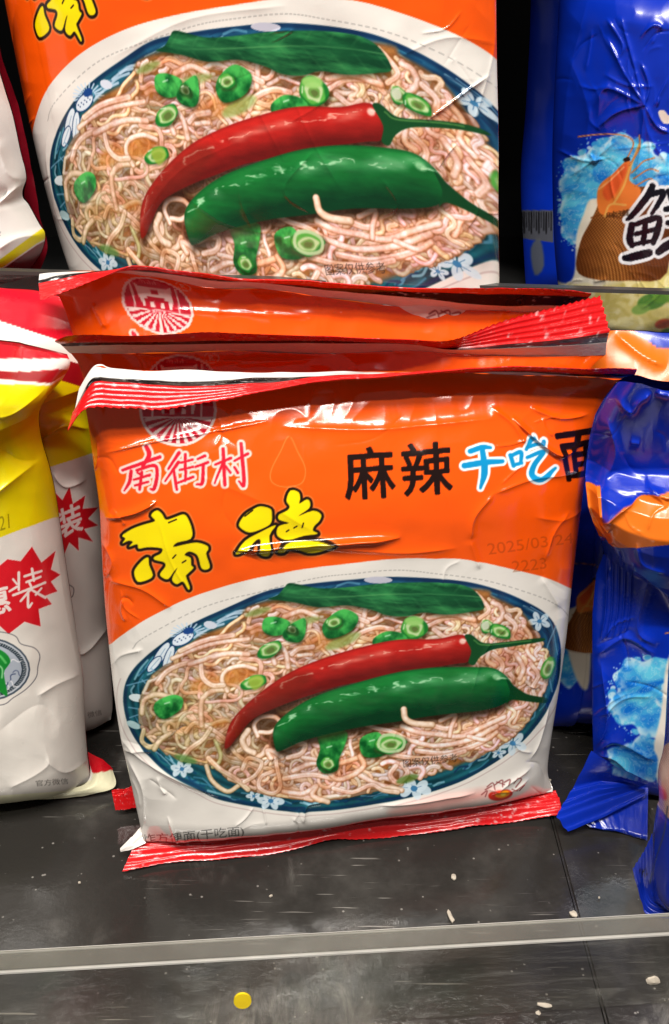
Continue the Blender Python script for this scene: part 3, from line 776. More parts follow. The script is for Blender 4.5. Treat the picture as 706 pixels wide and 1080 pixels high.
def basket_shrimp(cv, x, y, k=1.0):
    L = lambda P: [(x + a * k, y + b * k) for a, b in P]
    def weave(X, Y, sd):
        u, v = (X - x) / k, (Y - y) / k
        w = np.sin(u * 1.9 + 0.012 * v * v) * np.sin(v * 1.75 + 0.1 * u)
        m = np.clip(0.5 + 0.5 * w, 0, 1) * np.clip(1.1 - np.abs(u - 24) / 44, 0.25, 1)
        return C(82, 38, 14) * (1 - m[..., None]) + C(206, 136, 66) * m[..., None]
    cv.poly(L([(4, -2), (10, -14), (22, -24), (60, -30), (80, -20), (80, 62), (40, 70), (2, 68), (-16, 58), (-12, 30), (-2, 10)]), None, 1, 1, 4, weave)
    cv.line(L([(0, 4), (14, 0), (36, 4), (70, -6)]), 1.6 * k, C(110, 56, 20), .9, 1)
    cv.poly(L([(6, -18), (10, -32), (24, -44), (38, -58), (42, -50), (40, -36), (52, -26), (44, -8), (26, -2), (10, 0)]), C(224, 120, 50), 1, 1, 4)
    cv.poly(L([(12, -24), (22, -40), (36, -54), (36, -44), (28, -26), (18, -14)]), C(216, 84, 40), .9, 2, 4)
    cv.line(L([(8, -26), (20, -36), (34, -50)]), 1.5 * k, C(248, 190, 130), .7, 1)
    cv.line(L([(24, -12), (34, -30), (40, -48), (50, -74)]), 2.2 * k, C(226, 170, 84), .9, .8)
    cv.line(L([(14, 2), (20, -10), (36, -10)]), 2.0 * k, C(226, 176, 90), .8, 1)
    for P in ([(36, -56), (44, -76), (30, -84), (2, -84), (-14, -82)], [(40, -52), (50, -70), (50, -84)], [(42, -44), (54, -56), (66, -60)], [(44, -38), (60, -48), (70, -46)], [(46, -30), (62, -38), (70, -28)]):
        cv.line(L(P), 1.6 * k, C(170, 84, 40), .9, .4)
        cv.line(L(P), 0.6 * k, C(236, 180, 110), .8, .2)
    cv.ell(x + 37 * k, y - 58 * k, 4 * k, 2.4 * k, C(20, 14, 12), -.3)


def paint_blue_high():
    cv = Canvas(560, -80, 880, 380, 2.2, BLUE)
    splash(cv, 655, 190, 58, 44, 3, 3.2, 6.1, 50)
    splash(cv, 612, 215, 22, 46, 8, 1.6, 4.2, 40)
    splash(cv, 740, 190, 50, 40, 5, 3.4, 6.1, 30)
    cv.poly([(570, 300), (597, 298), (606, 286), (608, 250), (616, 226), (626, 210), (660, 220), (720, 250), (900, 250), (900, 400), (570, 400)], C(226, 218, 200), 1, 2, 5)
    cv.poly([(594, 400), (600, 330), (640, 300), (700, 282), (900, 270), (900, 400)], C(206, 190, 110), .9, 10)
    rng = random.Random(4)
    for i in range(70):
        P = wander(rng, rng.uniform(600, 760), rng.uniform(296, 360), rng.uniform(-1, 1), 10, 4, 1.0, .5, 0)
        cv.line(P, rng.uniform(3, 6), rng.choice([C(222, 206, 130), C(196, 180, 96), C(232, 222, 170)]), .7, 1.5, 0)
    for (x, y, r, c) in [(688, 318, 16, C(62, 120, 40)), (702, 312, 14, C(96, 146, 50)), (700, 342, 9, C(196, 60, 30)), (706, 352, 10, C(40, 100, 30)), (740, 330, 20, C(190, 70, 30)), (676, 326, 10, C(120, 160, 70))]:
        cv.ell(x, y, r, r * .55, c, -.2, .9, 2)
    basket_shrimp(cv, 624, 226)
    S, ox, oy = 4.154, 570, 100
    yu = [[(490, 398, 14), (470, 440, 16), (400, 530, 12), (378, 548, 5)], [(470, 440, 12), (536, 424, 14), (520, 470, 12), (488, 520, 8)], [(402, 570, 15), (392, 630, 16), (402, 660, 13)], [(402, 572, 10), (470, 550, 14), (520, 540, 13), (512, 600, 15), (496, 650, 12)],
          [(460, 560, 13), (452, 650, 13)], [(420, 610, 11), (500, 590, 11)], [(408, 656, 10), (494, 640, 10)], [(368, 716, 12), (400, 712, 18), (470, 696, 18), (486, 690, 8)],
          [(560, 420, 12), (580, 470, 14)], [(660, 400, 12), (620, 470, 12)], [(550, 500, 13), (690, 480, 13)], [(560, 560, 13), (680, 545, 13)], [(520, 690, 16), (560, 660, 20), (640, 630, 16), (720, 610, 14)], [(620, 470, 13), (624, 640, 14), (600, 800, 12)]]
    yu = [off(q, S, ox, oy) for q in yu]
    cv.strokes(yu, C(232, 232, 236), 3.4, 1, .4)
    cv.strokes(yu, C(10, 10, 22), 0, 1, .2, 1.0)
    put_text(cv, "味道", [(640, 224), (664, 220), (664, 227), (640, 231)], C(60, 34, 14), .2, .7)
    for P in ([(694, 118), (700, 116), (706, 122), (716, 118), (712, 128), (700, 130)], [(720, 112), (730, 124), (726, 132)]):
        cv.poly(P, C(232, 214, 200), 1, .5, 3)
    return cv


def paint_blue_near():
    cv = Canvas(560, 380, 880, 900, 2.0, BLUE)
    cv.poly([(600, 512), (632, 505), (634, 542), (655, 522), (675, 511), (706, 507), (900, 496), (900, 552), (706, 562.5), (670, 566), (644, 567.5), (600, 560)], BAND)
    cv.line([(617, 510), (620, 530), (637, 559)], 1.2, C(250, 190, 110), .6, .6)
    splash(cv, 690, 735, 46, 42, 13, 2.0, 4.6, 70)
    splash(cv, 676, 800, 34, 22, 15, 1.4, 3.6, 20)
    splash(cv, 760, 730, 60, 60, 12, 0, 6.2, 20)
    cv.poly([(694, 800), (690, 786), (698, 750), (704, 700), (720, 680), (780, 680), (780, 830), (700, 830)], C(234, 226, 214), 1, 2, 4)
    basket_shrimp(cv, 716, 750, 1.0)
    return cv


def paint_blue_back():
    cv = Canvas(540, 330, 840, 800, 1.8, BLUE)
    cv.poly([(540, 330), (664, 344), (675, 353), (692, 365), (706, 366), (850, 372), (850, 420), (540, 420)], BAND)
    splash(cv, 592, 690, 26, 36, 9, 0, 6, 30)
    cv.poly([(596, 650), (606, 640), (622, 640), (622, 720), (612, 724), (600, 690)], C(214, 204, 186), 1, 2, 4)
    basket_shrimp(cv, 604, 646, .62)
    return cv


def paint_blue_edge():
    cv = Canvas(640, 600, 840, 1000, 1.8, BLUE)
    def net(X, Y, sd):
        w = np.sin(X * 2.2 + Y * 0.6) * np.sin(Y * 2.2 - X * 0.6)
        m = np.clip(0.55 + 0.5 * w, 0, 1)[..., None]
        return C(176, 120, 110) * (1 - m) + C(232, 206, 192) * m
    cv.poly([(680, 800), (712, 780), (850, 740), (850, 900), (720, 880), (703, 862), (690, 846)], None, 1, 1, 0, net)
    cv.ell(698, 838, 8, 4, C(206, 60, 80), 1.0, .8, 3)
    cv.line([(704, 852), (700, 880), (690, 912), (686, 930)], 1.6, C(60, 66, 92), .8, .6)
    put_text(cv, "90", [(674, 916), (682, 915), (684, 924), (676, 925)], C(8, 14, 60), .1, .9)
    return cv


def paint_blue_dark():
    cv = Canvas(520, -80, 680, 380, 1.6, BLUE)
    cv.poly([(540, 222), (584, 222), (584, 256), (540, 250)], C(84, 86, 96))
    for i in range(14):
        cv.line([(548 + i * 2.6, 224), (548 + i * 2.6, 240 + (i % 3) * 3)], 0.9 + (i % 3) * .4, C(20, 20, 24))
    cv.poly([(560, 262), (570, 252), (574, 280), (564, 290)], C(96, 98, 100), .9, 2, 3)
    return cv
# ------------------------------------------------------------------ scene helpers
scene = bpy.context.scene
COL = scene.collection


def srgb_lin(c):
    return np.where(c <= 0.04045, c / 12.92, ((np.maximum(c, 0) + 0.055) / 1.055) ** 2.4)


def smooth01(t):
    t = np.clip(t, 0, 1)
    return t * t * (3 - 2 * t)


def nodes_of(name):
    m = bpy.data.materials.new(name)
    m.use_nodes = True
    nt = m.node_tree
    nt.nodes.clear()
    out = nt.nodes.new('ShaderNodeOutputMaterial')
    return m, nt, out


def N(nt, kind, **kw):
    n = nt.nodes.new(kind)
    for k, v in kw.items():
        if k in n.inputs:
            n.inputs[k].default_value = v
        else:
            setattr(n, k, v)
    return n


def film_material(name, rough=0.24, coat=0.35, bump=0.10, scale=260.0, spec=0.5):
    """Printed plastic film: colour from the print, slightly uneven gloss, fine orange-peel bump."""
    m, nt, out = nodes_of(name)
    b = N(nt, 'ShaderNodeBsdfPrincipled', **{'Coat Weight': coat, 'Coat Roughness': 0.10, 'Specular IOR Level': spec})
    a = N(nt, 'ShaderNodeAttribute', attribute_name='print')
    tc = N(nt, 'ShaderNodeTexCoord')
    n1 = N(nt, 'ShaderNodeTexNoise', Scale=38.0, Detail=4.0, Roughness=0.6)
    n2 = N(nt, 'ShaderNodeTexNoise', Scale=scale, Detail=3.0, Roughness=0.55)
    mr = N(nt, 'ShaderNodeMapRange')
    mr.inputs['To Min'].default_value, mr.inputs['To Max'].default_value = rough * 0.75, rough * 1.35
    bp = N(nt, 'ShaderNodeBump', Strength=bump, Distance=0.0008)
    L = nt.links.new
    L(tc.outputs['Object'], n1.inputs['Vector'])
    L(tc.outputs['Object'], n2.inputs['Vector'])
    L(n1.outputs['Fac'], mr.inputs['Value'])
    L(mr.outputs['Result'], b.inputs['Roughness'])
    L(n2.outputs['Fac'], bp.inputs['Height'])
    L(bp.outputs['Normal'], b.inputs['Normal'])
    L(a.outputs['Color'], b.inputs['Base Color'])
    L(b.outputs['BSDF'], out.inputs['Surface'])
    return m


def add_mesh(name, V, F, mat, parent=None, color=None, smooth=True):
    """V (n,3), F (m,4 or 3) ndarray of indices; color (n,3) in print values (sRGB)."""
    me = bpy.data.meshes.new(name)
    k = F.shape[1]
    me.vertices.add(len(V))
    me.vertices.foreach_set('co', np.ascontiguousarray(V, F32).ravel())
    me.loops.add(F.size)
    me.loops.foreach_set('vertex_index', np.ascontiguousarray(F, np.int32).ravel())
    me.polygons.add(len(F))
    me.polygons.foreach_set('loop_start', np.arange(0, F.size, k, dtype=np.int32))
    me.polygons.foreach_set('use_smooth', np.full(len(F), smooth, bool))
    if color is not None:
        at = me.color_attributes.new('print', 'FLOAT_COLOR', 'POINT')
        c = np.ones((len(V), 4), F32)
        c[:, :3] = srgb_lin(color)
        at.data.foreach_set('color', c.ravel())
    me.update()
    me.validate()
    me.materials.append(mat)
    o = bpy.data.objects.new(name, me)
    COL.objects.link(o)
    if parent is not None:
        o.parent = parent
        o.matrix_parent_inverse = parent.matrix_world.inverted()
    return o


def grid_faces(nv, nu, base=0, flip=False):
    i = np.arange(nv - 1)[:, None] * nu + np.arange(nu - 1)[None] + base
    q = np.stack([i, i + 1, i + 1 + nu, i + nu], -1).reshape(-1, 4)
    return q[:, ::-1] if flip else q


def thing(name, loc, label, cat, group=None):
    o = bpy.data.objects.new(name, None)
    o.empty_display_size = 0.02
    o.location = Vector([float(v) for v in loc])
    COL.objects.link(o)
    bpy.context.view_layer.update()
    tag(o, label, cat, group)
    return o


def tag(o, label, cat, group=None):
    o['label'] = label
    o['category'] = cat
    if group:
        o['group'] = group
    return o


def box(name, x0, x1, y0, y1, z0, z1, mat, rot=0.0, at=(0, 0, 0), bevel=0.0, parent=None):
    import bmesh
    bm = bmesh.new()
    bmesh.ops.create_cube(bm, size=1.0)
    for v in bm.verts:
        v.co = Vector((x0 + (v.co.x + .5) * (x1 - x0), y0 + (v.co.y + .5) * (y1 - y0), z0 + (v.co.z + .5) * (z1 - z0)))
    if bevel:
        bmesh.ops.bevel(bm, geom=bm.edges[:], offset=bevel, segments=2, affect='EDGES')
    me = bpy.data.meshes.new(name)
    bm.to_mesh(me)
    bm.free()
    me.materials.append(mat)
    o = bpy.data.objects.new(name, me)
    COL.objects.link(o)
    o.location = at
    o.rotation_euler = (0, 0, rot)
    if parent:
        bpy.context.view_layer.update()
        o.parent = parent
        o.matrix_parent_inverse = parent.matrix_world.inverted()
    return o


# ------------------------------------------------------------------ film bags
def loc_list(fr, P):
    return np.array([fr.hit(*p) if len(p) == 3 else fr.hit(p[0], p[1], 0.0) for p in P])


def coons(left, right, bottom, top, nu, nv, hard=False):
    """Four boundary curves in the bag's own frame (metres) -> smooth patch (nv, nu, 3), bottom row first."""
    l, r = resample(left, nv, not hard), resample(right, nv, not hard)
    b, t = resample(bottom, nu), resample(top, nu)
    u = np.linspace(0, 1, nu)[None, :, None]
    v = np.linspace(0, 1, nv)[:, None, None]
    S = (1 - u) * l[:, None] + u * r[:, None] + (1 - v) * b[None] + v * t[None]
    S -= (1 - u) * (1 - v) * b[0] + u * (1 - v) * b[-1] + (1 - u) * v * t[0] + u * v * t[-1]
    return S


def pillow(u, v, pu, rise0, rise1, k=0.6):
    a = np.clip(1 - np.abs(2 * u - 1) ** pu, 0, 1) ** 0.75
    b = np.sin(np.clip(v / rise0, 0, 1) * math.pi / 2) ** k
    c = np.sin(np.clip((1 - v) / rise1, 0, 1) * math.pi / 2) ** 1.15
    return a * b * c


def crease(h, x, y, P, amp, w, soft=True):
    """A raised (or sunk) fold line of the film along a polyline given in layout units."""
    P = catmull(np.array(P, float), 5) if (soft and len(P) > 2) else np.array(P, float)
    m = (x > P[:, 0].min() - 4 * w) & (x < P[:, 0].max() + 4 * w) & (y > P[:, 1].min() - 4 * w) & (y < P[:, 1].max() + 4 * w)
    if not m.any():
        return
    d = seg_dist(x[m], y[m], P)
    L = np.hypot(*(P[-1] - P[0])) + 1e-6
    t = ((x[m] - P[0][0]) * (P[-1][0] - P[0][0]) + (y[m] - P[0][1]) * (P[-1][1] - P[0][1])) / L ** 2
    fade = smooth01(np.minimum(t + 0.08, 1.08 - t) / 0.25)
    h[m] += amp * np.exp(-np.abs(d / w) * 1.15) * fade


def ledge(h, x, y, P, amp, w, mask=1.0):
    """Film standing proud by amp on the upper side of a line y = f(x)."""
    P = np.array(P, float)
    f = np.interp(x, P[:, 0], P[:, 1])
    h += amp * mask * smooth01((f - y) / w + 0.5)


def crumple(x, y, seed, amp, scale, sharp=1.0):
    """Facetted, crumpled film: ridged noise."""
    q = 0
    for k, (s, a) in enumerate(((1.0, 1.0), (2.1, 0.45))):
        n = vnoise(x * scale * s + 3.1 * k + 0.6 * vnoise(x * scale, y * scale, seed + 31), y * scale * s * 0.8 - 1.7 * k, seed + k)
        q = q + a * (1 - np.abs(2 * n - 1) * 2)
    return amp * q


def folds(h, x, y, seed, n, box_, amp, length, w):
    """Sharp random fold lines scattered over a patch of film."""
    rng = random.Random(seed)
    for i in range(n):
        cx, cy, a = rng.uniform(box_[0], box_[2]), rng.uniform(box_[1], box_[3]), rng.uniform(0, math.pi)
        L = length * rng.uniform(.4, 1.3)
        b = a + rng.uniform(-.5, .5)
        crease(h, x, y, [(cx, cy), (cx + L * .5 * math.cos(a), cy + L * .5 * math.sin(a)), (cx + L * math.cos(b), cy + L * math.sin(b))], amp * rng.choice([1, 1, -.8]) * rng.uniform(.3, 1.0), w * rng.uniform(.4, 1.1))


class Bag:
    def __init__(s, fr, left, right, bottom, top, nu, nv, local=False, hard=False):
        s.fr = fr
        q = (lambda P: np.asarray(P, float)) if local else (lambda P: loc_list(fr, P))
        s.S = coons(q(left), q(right), q(bottom), q(top), nu, nv, hard)
        s.u, s.v = np.meshgrid(np.linspace(0, 1, nu), np.linspace(0, 1, nv))
        s.nu, s.nv = nu, nv
        s.bulge(np.zeros((nv, nu)))

    def bulge(s, h):
        s.L = s.S.copy()
        s.L[..., 2] += h
        W = s.fr.world(s.L)
        s.x, s.y = project(W)
        s.x, s.y = s.x.astype(F32), s.y.astype(F32)
        s.h = h
        return s

    def world(s, extra=0.0):
        L = s.L.copy()
        L[..., 2] += extra
        return s.fr.world(L)

    def back(s, depth, pu, r0, r1, n=50):
        iu, iv = np.linspace(0, s.nu - 1, n).astype(int), np.linspace(0, s.nv - 1, n).astype(int)
        L = s.S[iv][:, iu].copy()
        u, v = s.u[iv][:, iu], s.v[iv][:, iu]
        L[..., 2] -= depth * pillow(u, v, pu, r0, r1) + 0.0004
        return s.fr.world(L)


def bag_body(name, W, color, mat, parent, backW=None, backcol=None):
    nv, nu = W.shape[:2]
    V, F, c = W.reshape(-1, 3), grid_faces(nv, nu), color.reshape(-1, 3)
    if backW is not None:
        n, m = backW.shape[:2]
        F = np.vstack([F, grid_faces(n, m, len(V), True)])
        V = np.vstack([V, backW.reshape(-1, 3)])
        c = np.vstack([c, np.tile(np.asarray(backcol, F32), (n * m, 1))])
    return add_mesh(name, V, F, mat, parent, c)


def strip(name, lines, cols, mat, parent, nu=220, sub=6, crimp=0.0, ncrimp=4, tooth=0.0, dirn=(0, 0, 1), seed=1, wob=0.0):
    """A film strip lofted through several lines (world points); bands of colour between them; crimped ribs along it."""
    R = [resample(np.asarray(l, float), nu) for l in lines]
    rows, col = [], []
    dirn = np.asarray(dirn, float)
    tot = (len(R) - 1) * sub
    x = np.linspace(0, 1, nu)
    for k in range(len(R) - 1):
        for j in range(sub + (k == len(R) - 2)):
            f = j / sub
            P = R[k] * (1 - f) + R[k + 1] * f
            q = (k * sub + j) / tot
            fl = np.clip((fbm(x * 90, np.full(nu, q * 14.0), seed + 9, 3) - .71) * 7, 0, .7)[:, None]      # ink rubbed off the ribs
            c = np.tile(cols[k], (nu, 1)) * (1 - fl) + .86 * fl
            g = crimp[k] if isinstance(crimp, (list, tuple)) else crimp
            P = P + dirn * (g * np.sin(f * ncrimp * 2 * math.pi))
            P = P + dirn * (wob * (fbm(x * 9 + 3 * k, np.full(nu, q * 2.0), seed, 3) - 0.5))[:, None]
            if tooth and k == len(R) - 2 and j == sub:
                e = (R[k + 1] - R[k])
                e = e / (np.linalg.norm(e, axis=1, keepdims=True) + 1e-9)
                P = P + e * (tooth * (np.arange(nu) % 4 / 3.0))[:, None]
            rows.append(P)
            col.append(c)
    W = np.stack(rows)
    c = np.stack(col).astype(F32)
    # print flecks worn off the crimp
    return add_mesh(name, W.reshape(-1, 3), grid_faces(len(rows), nu), mat, parent, c.reshape(-1, 3))


FILM = film_material('printed_film', 0.15, 0.3, 0.06)
FILM_SOFT = film_material('printed_film_matt', 0.28, 0.15, 0.08, 200.0)
FILM_BLUE = film_material('printed_film_glossy', 0.24, 0.15, 0.06, 160.0, 0.55)
SEAL = film_material('crimped_film', 0.26, 0.3, 0.22, 420.0)
RED, BLACK, FWHITE = C(212, 22, 26), C(16, 12, 12), C(226, 224, 220)

# ------------------------------------------------------------------ the orange packets
F1 = Frame((0.0015, 0, 0), 10, 3)
LEFT1 = [(152, 888), (146, 862), (138, 826), (128, 780), (121, 740), (117, 700), (112, 640), (108, 570), (106, 540), (100, 500), (95, 460), (91, 432), (86, 418), (80, 425)]
LEFT1 = [(152, 888), (145, 856), (136, 815), (127, 775), (121, 735), (117, 700), (111, 640), (107, 575), (105, 535), (99, 490), (93, 445), (88, 420), (84, 412)]
RIGHT1 = [(583, 835), (578, 812), (582, 775), (590, 725), (597, 675), (603, 620), (609, 570), (614, 530), (620, 490), (630, 450), (646, 415), (664, 399)]
TOP1 = [(84, 412), (97, 390), (107, 385), (125, 390), (200, 392), (300, 394), (400, 392), (500, 393.5), (560, 395), (640, 398.5), (664, 399)]
BOT1 = [(152, 888), (200, 883), (300, 869), (400, 854), (500, 843), (583, 835)]

FRONT_CREASES = [
    # polyline, height (m), width (layout units)
    ([(112, 545), (140, 540), (165, 529)], 0.0022, 4),
    ([(112, 608), (118, 590), (108, 570)], 0.0012, 5), ([(115, 610), (150, 620), (180, 640)], 0.0010, 5),
    ([(248, 579), (300, 574), (350, 571), (420, 566)], 0.0034, 4.5), ([(340, 577), (420, 582), (480, 578)], 0.0009, 7),
    ([(112, 477), (160, 466), (220, 456), (280, 444)], 0.0011, 3.5), ([(300, 450), (400, 452), (520, 440)], 0.0010, 8),
    ([(540, 440), (565, 462), (590, 478), (612, 468)], 0.0026, 3.5), ([(520, 430), (540, 446), (556, 470)], 0.0012, 5), ([(560, 430), (590, 440), (620, 436)], 0.0013, 5),
    ([(520, 520), (500, 545), (496, 570)], 0.0012, 6), ([(520, 520), (560, 505), (600, 500)], 0.0010, 6), ([(496, 570), (506, 600)], 0.0008, 5),
    ([(600, 540), (585, 560), (575, 590)], 0.0007, 5), ([(572, 610), (590, 640)], 0.0008, 6),
    ([(124, 775), (150, 800), (190, 822), (230, 840)], 0.0012, 6), ([(135, 800), (150, 830), (152, 870)], 0.0014, 5), ([(130, 790), (160, 792)], 0.0010, 4),
    ([(118, 700), (128, 690), (150, 684)], 0.0008, 5), ([(320, 868), (324, 850), (340, 846)], 0.0010, 4), ([(400, 850), (440, 846), (500, 836)], 0.0012, 5),
    ([(560, 800), (570, 780), (580, 745)], 0.0010, 5), ([(520, 838), (560, 810)], 0.0010, 5),
    ([(150, 440), (210, 446), (250, 470)], -0.0006, 10), ([(205, 500), (280, 530), (330, 560)], 0.0007, 12), ([(440, 470), (470, 520), (480, 570)], 0.0005, 14),
]


def body_height(B, seed, H, creases=(), pu=4.0, r0=0.10, r1=0.27, amp=1.0):
    h0 = H * pillow(B.u, B.v, pu, r0, r1)
    B.bulge(h0)
    x0, y0 = B.x.copy(), B.y.copy()
    rim = 1 - pillow(B.u, B.v, 7.0, 0.10, 0.20)
    h = h0 + amp * (0.0016 * (fbm(x0 * .012, y0 * .012, seed, 3) - .5) * np.minimum(1, 4 * (1 - rim)))
    h = h + crumple(x0, y0, seed + 2, 0.00042 * amp, 0.022) * (0.10 + smooth01(rim * 1.4)) * smooth01(np.minimum(np.minimum(B.u, 1 - B.u) * 30, 1))
    # pleats gathered under the two seals
    pl = np.exp(-B.v / 0.05) + 1.1 * np.exp(-(1 - B.v) / 0.07)
    h = h + 0.00036 * amp * pl * (fbm(B.u * 30 + 7 * B.v, B.v * 3.0, seed + 5, 3) - .5) * 2
    for P, a, w in creases:
        crease(h, x0, y0, P, a * .8, w * .68)
    return h, x0, y0


ART = paint_orange()
ART_PLAIN = Canvas(58, 376, 60, 378, 2.3, WHITE)          # the same print before the date is stamped on
ART_PLAIN.W, ART_PLAIN.H, ART_PLAIN.img = ART.W, ART.H, ART.img.copy()
stamp_date(ART)
NU, NV = 640, 620
B1 = Bag(F1, LEFT1, RIGHT1, BOT1, TOP1, NU, NV)
h1, px1, py1 = body_height(B1, 3, 0.0165, FRONT_CREASES)
h1 = h1.copy()
for sd_, n_, bx_, am_, ln_, w_ in ((1, 4, (540, 425, 625, 500), .0006, 50, 2.6), (2, 10, (90, 440, 130, 640), .0008, 30, 2.2), (3, 8, (120, 760, 200, 870), .0008, 34, 2.4), (4, 8, (540, 700, 600, 830), .0006, 34, 2.2),
                                 (5, 5, (100, 410, 620, 450), .0005, 60, 2.6), (6, 2, (470, 520, 600, 600), .0004, 70, 4), (7, 6, (200, 850, 560, 880), .0006, 30, 2.4), (8, 9, (160, 460, 560, 800), .0003, 70, 3.0)):
    folds(h1, px1, py1, sd_, n_, bx_, am_, ln_, w_)
COL1 = ART.sample(px1, py1)
GREY = C(200, 196, 190)


def packet(label, B, h, color, fin_lines, fin_dir, base, group='orange noodle packets', seed=1, crimp=.0004):
    t = thing('noodle_packet', base, label, 'noodle packet', group)
    B.bulge(h)
    bag_body('film_body', B.world(), color, FILM, t, B.back(0.006, 4, .2, .3), C(226, 100, 20))
    if fin_lines:
        strip('top_seal', fin_lines, [FWHITE, BLACK, RED], SEAL, t, 300, 20, [0.0, 0.0, crimp], 5, 0.0005, fin_dir if fin_dir is not None else B.fr.n, seed, 0.0016)
    return t


def px_lines(fr, lines):
    return [fr.world(loc_list(fr, l)) for l in lines]


def withn(P, n):
    return [(p[0], p[1], n if np.isscalar(n) else float(np.interp(i, np.linspace(0, len(P) - 1, len(n)), n))) for i, p in enumerate(P)]


K1 = [(79, 432), (94, 403), (105, 398), (118, 399), (200, 402), (280, 400), (330, 397.5), (400, 393), (500, 392.5), (560, 393.5), (640, 397.0), (668, 397.5)]
R1b = [(77, 437), (95, 408), (106, 403), (120, 404), (200, 407), (280, 404), (330, 400), (400, 394), (500, 391.5), (560, 391.5), (640, 394), (670, 394.5)]
E1 = [(71, 453), (85, 433), (100, 427), (140, 428), (170, 430), (220, 424), (280, 412), (330, 404), (400, 396.5), (500, 389.5), (560, 387), (640, 388), (672, 390)]
T1 = withn(TOP1, 0.0)
fin1 = px_lines(F1, [T1, withn(K1, .003), withn(R1b, .005), withn(E1, [.013, .012, .012, .013, .013])])
P1 = packet('front orange noodle packet standing on the lower shelf, showing its whole bowl and yellow characters',
            B1, h1, COL1, fin1, F1.ez, F1.o, seed=4)


def ground_lines(rows):
    return [[on_level(x, y, z) for x, y, z in r] for r in rows]


def low_seal(parent, rows, cols, seed, crimp=0.00014):
    return strip('bottom_seal', ground_lines(rows), cols, SEAL, parent, 260, 16, crimp, 3, 0.0002, (0, 0, 1), seed, 0.002)


low_seal(P1, [[(150, 886, .0065), (220, 879, .0065), (300, 868, .0065), (400, 853, .0065), (500, 843, .0065), (586, 834, .0065)],
              [(140, 897, .0055), (220, 890, .0050), (300, 878, .0055), (360, 872, .006), (440, 862, .0055), (520, 851, .0055), (590, 841, .0060)],
              [(129, 919, .0022), (170, 912, .0012), (230, 905, .0018), (300, 897, .0012), (350, 886, .0022), (400, 883, .0012), (470, 876, .0016), (540, 866, .0016), (593, 859, .0026)]],
         [RED, RED], 7)
# the white corner ears where the film gathers into the lower seal
strip('corner_ear', ground_lines([[(152, 868, .012), (150, 880, .010), (154, 889, .008)], [(138, 884, .009), (139, 890, .008), (141, 896, .0065)], [(127, 895, .0065), (127, 897, .006), (128, 899, .005)]]),
      [C(222, 216, 210)] * 2, FILM, P1, 40, 6, 0, 1, 0, (0, 0, 1), 3, 0.001)
strip('corner_ear', ground_lines([[(566, 800, .014), (566, 820, .012), (564, 838, .009)], [(574, 812, .010), (576, 824, .009), (575, 836, .008)], [(581, 826, .008), (583, 831, .008), (583, 835, .007)]]),
      [C(222, 216, 210)] * 2, FILM, P1, 40, 6, 0, 1, 0, (0, 0, 1), 5, 0.001)


def follow(base, top_px, F, nu, nv, dz=0.0):
    """Same packet further back: the front packet's outline in its own frame, with this one's top edge."""
    g = lambda P: loc_list(F1, P) + [0, dz, 0]
    l, r, b = g(LEFT1), g(RIGHT1), g(BOT1)
    t = loc_list(F, top_px)
    for q, e in ((l, t[0]), (r, t[-1])):
        w = np.linspace(0, 1, len(q))[:, None] ** 1.5
        q += w * (e - q[-1])
    return Bag(F, l, r, b, t, nu, nv, True)


# second packet, close behind
F2 = Frame((0.0015, 0.024, 0), 8.5, 3)
R2 = [(74, 372), (110, 373), (167, 372), (252, 370), (340, 373), (430, 370), (477, 373), (540, 375.5), (600, 375.5), (639, 374.5)]
K2 = [(66, 365), (105, 364), (167, 363.5), (252, 362), (340, 362), (430, 363), (477, 369), (540, 367), (600, 364.5), (640, 361)]
S2 = [(63, 362), (105, 361), (167, 361), (252, 359), (340, 359.5), (430, 362.5), (477, 368), (540, 363), (600, 357), (643, 350)]
E2 = [(58, 359.5), (78, 353), (143, 353.5), (238, 351), (340, 355), (400, 358), (440, 359), (477, 359), (513, 346), (555, 332), (600, 321), (634, 312.5)]
B2 = follow(B1, R2, F2, 420, 400)
h2, _, _ = body_height(B2, 13, 0.0115, r1=.28, creases=[([(150, 374), (230, 380), (300, 378)], .0008, 4), ([(250, 384), (330, 378)], .0008, 4)])
art_at = lambda B: ART.sample(np.take(np.take(px1, np.linspace(0, NV - 1, B.nv).astype(int), 0), np.linspace(0, NU - 1, B.nu).astype(int), 1),
                              np.take(np.take(py1, np.linspace(0, NV - 1, B.nv).astype(int), 0), np.linspace(0, NU - 1, B.nu).astype(int), 1))
fin2 = px_lines(F2, [withn(R2, 0.0), withn(K2, .003), withn(S2, [.0045, .0045, .004, .001, -.001]), withn(E2, [.017, .017, .015, .002, -.007])])
P2 = packet('second orange noodle packet, right behind the front one, ridged red seal corner sticking up',
            B2, h2, art_at(B2), fin2, (F2.ez + F2.n) * .8, F2.o, seed=9, crimp=.0006)
low_seal(P2, [[(118, 834, .012), (140, 830, .012), (170, 826, .012)], [(119, 840, .010), (140, 836, .010), (170, 833, .010)], [(122, 855, .004), (142, 852, .004), (170, 848, .004)]], [RED, RED], 3)

